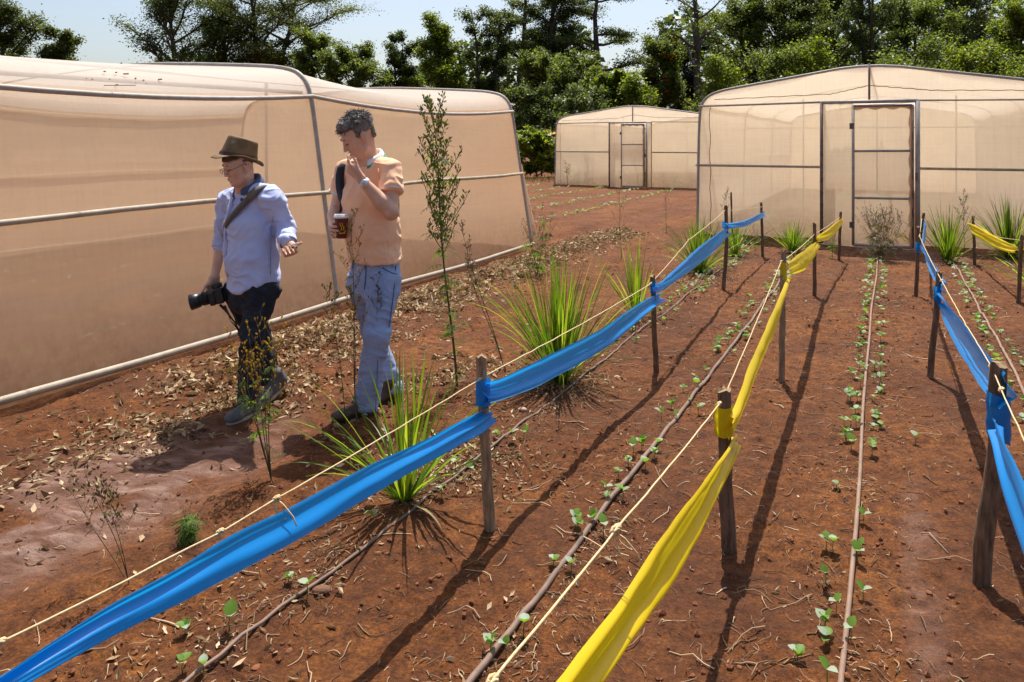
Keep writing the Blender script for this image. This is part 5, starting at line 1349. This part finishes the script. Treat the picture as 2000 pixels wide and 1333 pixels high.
shoe(m1, (-1.548, 4.66, 0), (-.36, -.93, 0), 'shoe', suede, sole)
shoe(m1, (-1.455, 4.93, .085), (-.45, -.89, 0), 'shoe', suede, sole, pitch=-R(20))
# shirt
SH1 = SDF((-2.0, 4.25, .62), (-1.15, 5.1, 1.45), .0050)
c0, c1, c2, c3 = W(487, 396, 4.74), W(487, 440, 4.73), W(491, 500, 4.72), W(494, 566, 4.71)
SH1.slab(c0, c1, (.160, .088), (.178, .118), r1, f1, .04); SH1.slab(c1, c2, (.178, .120), (.172, .132), r1, f1, .05); SH1.slab(c2, c3, (.172, .132), (.182, .138), r1, f1, .05)
SH1.cap(W(484, 373, 4.74), W(450, 386, 4.83), .056, .052, .05); SH1.cap(W(486, 372, 4.74), W(528, 383, 4.64), .056, .056, .05)
SH1.cap(A1['sR'], A1['eR'], .058, .050, .03); SH1.cap(A1['eR'], A1['eR'].lerp(A1['wR'], .14), .050, .046, .02)
SH1.cap(A1['sL'], A1['eL'], .068, .056, .035); SH1.cap(A1['eL'], A1['eL'].lerp(A1['wL'], .80), .057, .047, .03)
ctr = np.array([m1.location.x, 4.72]); 
def hem1(X, Y, Z):
    lat = ((X-ctr[0])*r1[0]+(Y-ctr[1])*r1[1])/.18
    return (.735+.060*np.minimum(lat**2, 1.2)**1.2-Z)*(1.0)
SH1.clip(lambda X, Y, Z: np.where(((X-ctr[0])**2+(Y-ctr[1])**2) < .235**2, hem1(X, Y, Z), -1))
def sd1(V, n):
    z = V[:, 2]; lo_ = sstep(1.15, .80, z)
    a = .010*fbm(V, 9, 9, 6, 31)+.020*folds(V, 26, 9, 33, (30, -20))+.007*folds(V, 60, 9, 39, (-30, 40))
    a += lo_*.010*(vnoise(V[:, 0]*22, V[:, 1]*22, V[:, 2]*4, 35)-.5)
    arm = np.exp(-((V[:, 0]-A1['eL'].x)/.07)**2)*np.exp(-((z-A1['eL'].z)/.1)**2)
    return a+arm*.008*folds(V, 70, 6, 37, (20, 20))
sdf_obj(SH1, 'shirt', shirt_blue, m1, sd1)
collar(m1, W(484, 364, 4.73), frame(f1, R(10)), .072, 'collar', navy, .034, .036, .42, .42)
def cuff(root, a, b, rad, w_, mat, name='cuff', thick=.004):
    a, b = Vector(a), Vector(b); t = (b-a).normalized(); x = t.orthogonal().normalized(); y = t.cross(x); rows = []
    for i in range(4):
        f = i/3; rows.append([a+t*w_*f+(x*math.cos(k*.3142)+y*math.sin(k*.3142))*(rad*(1+.04*math.sin(i*2+k*.9))) for k in range(21)])
    return ring_sheet(root, name, mat, rows, thick)
cuff(m1, A1['eL'].lerp(A1['wL'], .70), A1['wL'], .050, .055, cloth('cuff_cloth', (.42, .50, .74), (.50, .58, .80), 12)); cuff(m1, A1['eR'].lerp(A1['wR'], .02), A1['wR'], .052, .045, shirt_blue)
def facebits(root, T, M, browm, k_=1.0):
    for s_ in (-1, 1):
        mb = MB(); mb.tube([Vector(T(s_*x, y, z))-root.location for x, y, z in ((.016, .091, .026), (.030, .089, .031), (.046, .078, .027))], [.0042*k_, .0055*k_, .0028*k_], 6); mb.build('eyebrow', browm, root, True)
        mb = MB(); mb.tube([Vector(T(s_*x, y, z))-root.location for x, y, z in ((.020, .0885, .001), (.032, .0915, -.002), (.044, .0855, .001))], [.0018, .0028, .0020], 5); mb.build('eyelash', dark, root, True)
    mb = MB(); mb.tube([Vector(T(x, y, z))-root.location for x, y, z in ((-.022, .0905, -.066), (-.010, .0965, -.0645), (.010, .0965, -.0645), (.022, .0905, -.066))], [.001, .0022, .0022, .001], 6); mb.build('mouth', lipm, root, True)
facebits(m1, T1, MH, hair_br, .7)
# hair below the hat: fringe over the brow, sides, nape
def hp1(rd):
    a = rd.uniform(-2.7, 2.7); fr = abs(a) < 1.4
    p = T1(math.sin(a)*.078, -.015+math.cos(a)*.098, rd.uniform(.062, .078) if fr else rd.uniform(.008, .042))
    d = MH@np.array([math.sin(a)*.6, math.cos(a)*.8, -.9]); return p, d
hair_strands('hair', hair_br, m1, hp1, 420, .017, .0022, 5, .3, .03)
# glasses
gl = MB()
for s_ in (-1, 1):
    gl.tube([Vector(T1(s_*.033+.0215*math.cos(k*.3142), .112+.003*math.cos(k*.3142)*-s_, -.004+.0165*math.sin(k*.3142)))-m1.location for k in range(21)], .0013, 5, caps=False)
    gl.tube([Vector(T1(s_*.054, .108, .002))-m1.location, Vector(T1(s_*.078, .05, .004))-m1.location, Vector(T1(s_*.086, -.01, .012))-m1.location], .0014, 5)
gl.tube([Vector(T1(-.0115, .113, 0))-m1.location, Vector(T1(0, .117, .004))-m1.location, Vector(T1(.0115, .113, 0))-m1.location], .0013, 5)
o = gl.build('glasses', wire, m1, True)
# hat
hat = empty('hat', W(465, 311, 4.685), label='creased brown felt hat with a turned-down brim on the bowed head', cat='hat')
HM = frame((-.80, -.60, 0), -R(11)); hcn = nv(hat.location)
def HT(x, y, z): return Vector(HM@np.array([x, y, z]))
mb = MB(); rows = []
for i in range(15):
    f = i/14; row = []
    for k in range(41):
        a = 2*math.pi*k/40
        if f < .62: g = f/.62; z = .118*g; rr_ = 1-.13*g**1.5
        else: g = (f-.62)/.38; z = .118+.012*math.sin(min(1, g*2.2)*math.pi/2)-.026*g**1.5; rr_ = .87*(1-g**1.8)
        x, y = .094*rr_*math.sin(a), .114*rr_*math.cos(a)
        pin = math.exp(-((math.cos(a)-.75)/.25)**2)*sstep(.35, .62, f); x *= 1-.28*float(pin)
        z += .009*math.cos(a)*float(sstep(.3, .7, f)); y -= .016*min(1, f/.62)*(1+math.cos(a))*.5+.006*math.sin(a*3+f*4)*f
        row.append(HT(x, y, z))
    rows.append(row)
mb.grid(rows); mb.build('crown', felt, hat, True)
mb = MB(); rows = []
for i in range(9):
    g = i/8; row = []
    for k in range(61):
        a = 2*math.pi*k/60; x = (.092+.050*g)*math.sin(a); y = (.112+.044*g)*math.cos(a)
        z = .004-.010*g+.024*g**1.5*abs(math.sin(a))**2-.020*g**2*max(0, math.cos(a))+.004*g*math.sin(a*5+1)-.012*g*max(0, -math.cos(a))
        row.append(HT(x, y, z))
    rows.append(row)
mb.grid(rows); o = mb.build('brim', felt, hat, True); md = o.modifiers.new('t', 'SOLIDIFY'); md.thickness = .003
mb = MB(); mb.grid([[HT(.0965*math.sin(a*.157)*(1-.02*z), .1165*math.cos(a*.157)*(1-.02*z), .004+.024*z) for a in range(41)] for z in (0, .5, 1)]); mb.build('hat_band', leather, hat, True)
# shoulder bag strap
bagr = empty('shoulder_bag', m1.location, label='taupe webbing shoulder strap and bag slung across the blue shirt', cat='bag')
mp = [(520, 352, 4.72, (.2, -.2, 1)), (516, 362, 4.55, (.1, -.8, .8)), (505, 376, 4.45, (0, -1, .5)), (490, 395, 4.40, f1), (474, 415, 4.40, f1), (458, 432, 4.45, (-.8, -.6, 0)), (446, 446, 4.5, (-.9, -.4, 0)), (437, 462, 4.6, (-1, -.2, 0)), (434, 478, 4.7, (-1, .1, 0))]
pts_ = [(W(540, 352, 4.86), (.3, .3, 1))]+[(W(a, b, c)+Vector(d).normalized()*.02, d) for a, b, c, d in mp]
pre1 = [(W(527, 385, 4.86), Vector((.3, .9, .1))), (W(524, 362, 4.76), Vector((.2, .6, .8)).normalized())]
bpx = [(519, 368), (513, 371), (507, 375), (499, 381), (490, 389), (481, 399), (472, 409), (463, 419), (454, 429), (446, 439), (441, 448), (438, 458)]
strap(SH1, bpx, .044, .022, 'strap', taupe, bagr, .003, pre1, [(W(434, 478, 4.92), Vector((-1, .3, 0)))]); strap(SH1, bpx[:5], .056, .027, 'shoulder_pad', simple('strap_pad', (.15, .13, .11), .8), bagr, .007, pre1[1:])
mb = MB(); mb.box(W(496, 500, 4.97)-bagr.location, (.20, .08, .18), Matrix.Rotation(R(-39), 3, 'Z')); o = mb.build('bag', taupe, bagr); bv = o.modifiers.new('b', 'BEVEL'); bv.width = .02; bv.segments = 3
# the camera in his right hand
cam_ = empty('camera', W(424, 578, 4.73), label='black camera with a long zoom lens hanging from the hatted man\'s right hand', cat='camera')
X_ = Vector((-.93, -.22, -.22)).normalized(); Z_ = (Vector((-.25, 0, 1))-X_*Vector((-.25, 0, 1)).dot(X_)).normalized(); Y_ = Z_.cross(X_); CM = Matrix((X_, Y_, Z_)).transposed()
def cb(name, c, d, mat, par, bev=.008):
    mb = MB(); mb.box(CM @ Vector(c), d, CM); o = mb.build(name, mat, par); b_ = o.modifiers.new('b', 'BEVEL'); b_.width = bev; b_.segments = 3; return o
body_ = cb('camera_body', (-.020, 0, 0), (.052, .138, .098), blackp, cam_, .012); cb('grip', (.022, .050, -.006), (.04, .036, .088), blackp, cam_, .012); cb('viewfinder', (-.012, 0, .060), (.060, .055, .034), blackp, cam_, .012)
cb('screen', (-.0475, -.008, -.006), (.004, .078, .056), simple('camera_screen', (.03, .035, .04), .12, spec=.9), cam_, .001); cb('control_dial', (-.015, .045, .055), (.026, .026, .014), blackp, cam_, .006)
def lathe(prof, mat, name, par, n=28, base=Vector(), ax=None):
    ax = ax or CM; mb = MB(); rows = [[base+ax @ Vector((x, r*math.cos(2*math.pi*k/n), r*math.sin(2*math.pi*k/n))) for k in range(n+1)] for x, r in prof]
    mb.grid(rows); return mb.build(name, mat, par, True)
lens = lathe([(.005, .033), (.02, .036), (.045, .037), (.047, .040), (.085, .040), (.087, .036), (.098, .037), (.10, .043), (.155, .050), (.158, .048), (.120, .040), (.118, 0)], blackp, 'lens', cam_)
for x in (.050, .060, .070, .080): lathe([(x, .0402), (x+.001, .0418), (x+.005, .0418), (x+.006, .0402)], simple('rubber_ring', (.006, .006, .006), .8), 'zoom_ring', lens)
mb = MB(); P_ = [W(438, 598, 4.70), W(446, 615, 4.68), (W(450, 628, 4.69)), W(462, 640, 4.68), W(470, 652, 4.66), W(463, 636, 4.72), W(440, 606, 4.74), W(430, 596, 4.75)]
rows = []
for i, p in enumerate(P_):
    t = (P_[min(i+1, 7)]-P_[max(i-1, 0)]).normalized(); s_ = Matrix.Rotation(i*.5, 3, t) @ t.cross(Vector((0, 1, .3))).normalized(); rows.append([p-s_*.008-cam_.location, p+s_*.008-cam_.location])
mb.grid(rows); o = mb.build('neck_strap', blackp, cam_, True); md = o.modifiers.new('t', 'SOLIDIFY'); md.thickness = .003
it = empty('lens_cap', W(575, 484, 4.40), label='small dark cap lying in the hatted man\'s upturned palm', cat='lens cap'); mb = MB(); mb.tube([(0, 0, 0), (.002, -.004, .010)], .017, 20); mb.build('cap', dark, it)
# =================================================================== man in peach
f2 = Vector((-.5, -.87, 0)).normalized(); r2 = f2.cross(UP)
m2 = empty('person', (W(728, 540, 4.70).x, 4.70, 0), label='taller man in a peach polo shirt and light jeans, hand at his chin', cat='person', group='two men walking and talking')
MH2 = frame((-.86, -.51, 0), R(31)); hc2 = W(699, 268, 4.66); neck2 = W(723, 318, 4.72)
A2 = {'sR': W(672, 338, 4.83), 'eR': W(657, 412, 4.88), 'wR': W(650, 446, 4.70), 'sL': W(764, 334, 4.60), 'eL': W(764, 416, 4.48), 'wL': W(705, 351, 4.44),
      'hR': W(706, 548, 4.80), 'kR': W(731, 655, 4.90), 'aR': W(768, 770, 4.88), 'hL': W(752, 548, 4.63), 'kL': W(735, 655, 4.56), 'aL': W(716, 795, 4.60)}
S_ = SDF((-1.35, 4.05, 0), (-.55, 5.15, 1.86), .0050)
T2 = head_sdf(S_, hc2, MH2, 1.03, neck2, 1.08)
S_.cap(neck2, W(722, 352, 4.72), .062, .075, .04); S_.slab(W(722, 350, 4.72), W(731, 530, 4.71), (.14, .08), (.12, .08), r2, f2)
for s_ in 'RL':
    S_.cap(A2['s'+s_].lerp(A2['e'+s_], .12)+Vector((0, .008, 0)), A2['e'+s_], .044, .043, .02); S_.cap(A2['e'+s_], A2['e'+s_].lerp(A2['w'+s_], .3), .043, .047, .02); S_.cap(A2['e'+s_].lerp(A2['w'+s_], .3), A2['w'+s_], .047, .027, .02)
    S_.cap(W(722, 358, 4.76), A2['s'+s_]+Vector((0, .02, 0)), .032, .030, .02)
    S_.cap(A2['h'+s_], A2['k'+s_], .06, .045, .02); S_.cap(A2['k'+s_], A2['a'+s_], .042, .032, .02)
hand_sdf(S_, A2['wL'], (-.72, .05, .68), (.50, .62, .50), L=.186, curl=(.35, .62, .80, .92), spread=.03, thumb=(.35, .2), side=-1)
hand_sdf(S_, A2['wR'], (.10, -.95, -.10), (.95, .05, 0), L=.180, curl=(.52, .56, .60, .62), thumb=(.6, .4), side=1)
sdf_obj(S_, 'body', skin2, m2, smooth_it=1)
S_ = SDF((-1.25, 4.3, 0), (-.55, 5.15, 1.06), .0055); S2 = SDF((-1.25, 4.3, 0), (-.55, 5.15, 1.06), .0055)
for Q_ in (S_, S2): Q_.slab(W(732, 512, 4.71), W(731, 560, 4.71), (.158, .115), (.168, .122), r2, f2, .04)
S_.cap(A2['hL'], A2['kL'], .094, .070, .05); S_.cap(A2['kL'], A2['aL'], .069, .070, .03)
S2.cap(A2['hR'], A2['kR'], .092, .070, .05); S2.cap(A2['kR'], A2['aR'], .068, .068, .03)
S_.F = np.minimum(S_.F, S2.F)-.25*np.maximum(.012-np.abs(S_.F-S2.F), 0)**2/.012
S_.clip(lambda X, Y, Z: np.where(Y < 4.74, .035-Z, .055-Z))
JF2 = S_; sdf_obj(S_, 'jeans', jeans2, m2, (lambda V, n: jd(13, .10, .46)(V, n)*.75))
shoe(m2, (-.845, 4.62, 0), (-.80, -.60, 0), 'shoe', leather, soled); shoe(m2, (-.735, 4.88, .012), (-.70, -.72, 0), 'shoe', leather, soled, pitch=-R(6))
SH2 = SDF((-1.3, 4.2, .85), (-.55, 5.1, 1.62), .0050)
c0, c1, c2, c3 = W(722, 345, 4.73), W(722, 392, 4.72), W(727, 450, 4.71), W(732, 512, 4.70)
SH2.slab(c0, c1, (.155, .085), (.185, .120), r2, f2, .04); SH2.slab(c1, c2, (.185, .122), (.172, .138), r2, f2, .05); SH2.slab(c2, c3, (.172, .138), (.180, .134), r2, f2, .05)
SH2.cap(W(722, 326, 4.73), W(678, 330, 4.81), .052, .056, .05); SH2.cap(W(724, 322, 4.73), W(762, 328, 4.64), .052, .058, .05)
SH2.cap(A2['sR'], A2['sR'].lerp(A2['eR'], .42), .062, .064, .03); eL_ = A2['sL'].lerp(A2['eL'], .42); SH2.cap(A2['sL'], eL_, .064, .070, .03)
ctr2 = np.array([m2.location.x, 4.70])
def ccut(a, b, f, rad):           # flat sleeve end: removes what lies past the point on the arm
    a, b = nv(a), nv(b); t = (b-a)/np.linalg.norm(b-a); c = a+(b-a)*f
    return lambda X, Y, Z: np.where(((X-c[0])**2+(Y-c[1])**2+(Z-c[2])**2-((X-c[0])*t[0]+(Y-c[1])*t[1]+(Z-c[2])*t[2])**2 < .086**2) & ((X-c[0])**2+(Y-c[1])**2+(Z-c[2])**2 < rad**2), (X-c[0])*t[0]+(Y-c[1])*t[1]+(Z-c[2])*t[2], -1)
SH2.clip(ccut(A2['sL'], A2['eL'], .52, .16)); SH2.clip(ccut(A2['sR'], A2['eR'], .52, .16))
SH2.clip(lambda X, Y, Z: np.where(((X-ctr2[0])**2+(Y-ctr2[1])**2) < .235**2, .905-Z, -1))
SH2.cap(W(770, 515, 4.42), W(768, 497, 4.56), .006, .001, .003, 'cut')
def sd2(V, n):
    z = V[:, 2]; lo_ = sstep(1.25, .95, z)
    arm = np.exp(-((V[:, 0]-A2['sL'].x)/.10)**2)*np.exp(-((z-A2['sL'].z+.03)/.1)**2)
    return .009*fbm(V, 8, 8, 5, 61)+.011*folds(V, 22, 8, 63, (-28, 18))+.005*folds(V, 50, 8, 69, (30, 30))+lo_*.007*(vnoise(V[:, 0]*18, V[:, 1]*18, V[:, 2]*4, 65)-.5)+arm*.005*folds(V, 40, 6, 67, (40, 20))
sdf_obj(SH2, 'polo_shirt', polo, m2, sd2)
for a, b, r_ in ((A2['sL'], A2['eL'], .073), (A2['sR'], A2['eR'], .067)):
    cuff(m2, a.lerp(b, .49), b, r_, .009, white, 'sleeve_trim', .003)
collar(m2, W(723, 311, 4.72), frame(f2, R(10)), .068, 'collar', white, .034, .036, .42, .30, stripe=green)
facebits(m2, T2, MH2, hair_gr)
# hair: wavy cap with loose curls on top
HS = SDF((-1.25, 4.4, 1.45), (-.65, 5.0, 1.95), .0045)
HS.ell(T2(0, -.030, .060), (.082, .098, .080), MH2, .02); HS.ell(T2(0, .040, .098), (.060, .050, .034), MH2, .03); HS.ell(T2(0, -.080, .0), (.058, .028, .06), MH2, .02)
for s_ in (-1, 1): HS.ell(T2(s_*.070, .006, .024), (.012, .022, .030), MH2, .015)
sdf_obj(HS, 'hair', hair_gr, m2, lambda V, n: .012*fbm(V, 34, 34, 34, 71)+.006*folds(V, 120, 12, 73, (90, 60)))
def hp2(rd):
    a = rd.uniform(-3.1, 3.1); b = rd.random()**.7
    p = T2(math.sin(a)*.074*b, -.022+math.cos(a)*.098*b, .060+.075*math.sqrt(max(0, 1-b*b)))
    d = MH2@np.array([math.sin(a)*.8*b+rd.uniform(-.5, .5), -.35+math.cos(a)*.9*b+rd.uniform(-.6, .6), .30*(1-b)+rd.uniform(-.2, .35)]); return p, d
hair_strands('hair_curls', hair_gr, m2, hp2, 1100, .040, .0026, 6, 1.1, .05)
# backpack: strap on his right shoulder, bag on his back
bp_ = empty('backpack', m2.location, label='black backpack with one strap over the shoulder of the peach polo shirt', cat='backpack')
pb = [(W(690, 312, 4.86), (0, .3, 1)), (W(682, 312, 4.76), (-.2, -.2, 1)), (W(673, 325, 4.60), (-.4, -.9, .5)), (W(668, 345, 4.50), (-.5, -1, .1)), (W(665, 365, 4.5), (-.6, -.9, 0)), (W(665, 385, 4.5), (-.7, -.8, 0)), (W(668, 402, 4.52), (-.8, -.6, 0)), (W(666, 425, 4.6), (-1, -.3, 0))]
strap(SH2, [(678, 318), (672, 322), (667, 330), (664, 342), (664, 354), (665, 366), (667, 378), (669, 390), (671, 400)], .052, .012, 'strap', simple('navy_webbing', (.010, .011, .018), .7, (.02, .02, .03), 40), bp_, .009, [(W(690, 318, 4.88), Vector((0, .4, 1)).normalized())], [(W(664, 418, 4.80), Vector((-1, .2, 0)))])
mb = MB(); mb.box(-f2*.22+r2*.10+Vector((0, 0, 1.18)), (.22, .11, .34), Matrix.Rotation(math.atan2(-f2.x, f2.y)*0+math.atan2(r2.y, r2.x), 3, 'Z')); o = mb.build('bag', blackp, bp_); bv = o.modifiers.new('b', 'BEVEL'); bv.width = .04; bv.segments = 4
# watch
wt = empty('wristwatch', A2['wL'].lerp(A2['eL'], .10), label='white wristwatch on the wrist raised to the chin', cat='watch')
t_ = (A2['eL']-A2['wL']).normalized(); vx = (Vector((0, -1, .2))-t_*Vector((0, -1, .2)).dot(t_)).normalized(); vy = t_.cross(vx); WM = Matrix((t_, vx, vy)).transposed()
lathe([(-.012, .0315), (-.010, .0335), (.010, .0345), (.012, .0325)], white, 'band', wt, 28, ax=WM)
WM2 = Matrix((vx, t_, vy)).transposed()
lathe([(.031, .0), (.031, .0205), (.040, .0205), (.042, .0185), (.0425, .0)], simple('watch_case', (.7, .7, .7), .3, metal=.3), 'case', wt, 28, ax=WM2)
lathe([(.0425, .0172), (.0432, .0170), (.0433, 0)], simple('watch_dial', (.62, .66, .72), .3), 'dial', wt, 28, ax=WM2)
mb = MB(); 
for a_, l in ((.5, .013), (2.3, .009)): mb.tube([WM2 @ Vector((.0445, 0, 0)), WM2 @ Vector((.0445, l*math.cos(a_), l*math.sin(a_)))], .001, 4)
mb.build('watch_hand', dark, wt)
# paper cup
cup = empty('paper_cup', W(667, 466, 4.60), label='maroon takeaway cup with a white lid and yellow swirl, held at the waist', cat='cup')
UX = Matrix(((0, 1, 0), (0, 0, 1), (1, 0, 0))); ch = .125
UXm = Matrix(((0, 0, 1), (0, 1, 0), (1, 0, 0)))
lathe([(0, 0), (0, .0285), (.002, .030), (ch, .0415)], simple('maroon_card', (.11, .012, .014), .5, (.14, .018, .018), 8), 'cup_body', cup, 32, ax=UXm)
lathe([(ch-.004, .0425), (ch, .0455), (ch+.006, .0455), (ch+.008, .043), (ch+.018, .041), (ch+.020, .039), (ch+.016, .036), (ch+.016, 0)], simple('white_lid', (.78, .78, .76), .4), 'lid', cup, 32, ax=UXm)
def onc(u, z): # u = arc distance from the side that faces the viewer, z = height
    r_ = .030+.0115*z/ch+.0012; a = -1.28+u/r_; return Vector((r_*math.cos(a), r_*math.sin(a), z))
mb = MB()
def stroke(P, r_): mb.tube([onc(u, z) for u, z in P], r_, 5)
stroke([(.016*math.cos(t), .042+.010*math.sin(t)) for t in np.linspace(2.9, 6.5, 14)], .0020); stroke([(-.018+.04*t, .030+.004*math.sin(t*3.1)) for t in np.linspace(0, 1, 8)], .0016)
stroke([(.018+.006*math.cos(t), .044+.006*math.sin(t)) for t in np.linspace(-1.5, 1.6, 8)], .0014)
for u0 in (-.007, .006): stroke([(u0+.0055*math.sin(t*5.5), .050+.045*t) for t in np.linspace(0, 1, 14)], .0022)
mb.build('logo', simple('yellow_print', (.75, .50, .02), .5), cup, True)

# seams, plackets, buttons laid on the garments
seamd = simple('dark_seam', (.06, .09, .17), .9); sb_ = simple('shirt_seam', (.20, .28, .50), .9)
strap(SH1, [(457, 386), (451, 402), (446, 420), (442, 440), (441, 460), (441, 480), (442, 500), (444, 520), (447, 540)], .030, .012, 'placket', shirt_blue, m1, .002)
for x, y in ((450, 404), (443, 434), (440, 466), (441, 498), (444, 528)):
    p, nn_ = seen(SH1, x, y); mb = MB(); mb.tube([p+nn_*.014-m1.location, p+nn_*.018-m1.location], .0055, 10); mb.build('button', white, m1)
strap(SH1, [(541, 396), (534, 414), (530, 436), (528, 460), (527, 490), (527, 520), (527, 540)], .004, .008, 'seam', sb_, m1, .001)
for L in ([(772, 520), (771, 545), (768, 575), (764, 605), (758, 640)], [(716, 520), (716, 535), (715, 552), (713, 566)], [(742, 519), (750, 530), (763, 536), (775, 537)]):
    strap(JF2, L, .004, .007, 'seam', seamd, m2, .001)
for x in (690, 712, 745, 768): strap(JF2, [(x, 511), (x, 518), (x, 526)], .010, .010, 'belt_loop', jeans2, m2, .003)
strap(SH2, [(741, 330), (744, 345), (745, 362), (745, 380)], .003, .008, 'seam', simple('polo_seam', (.52, .24, .14), .9), m2, .001)
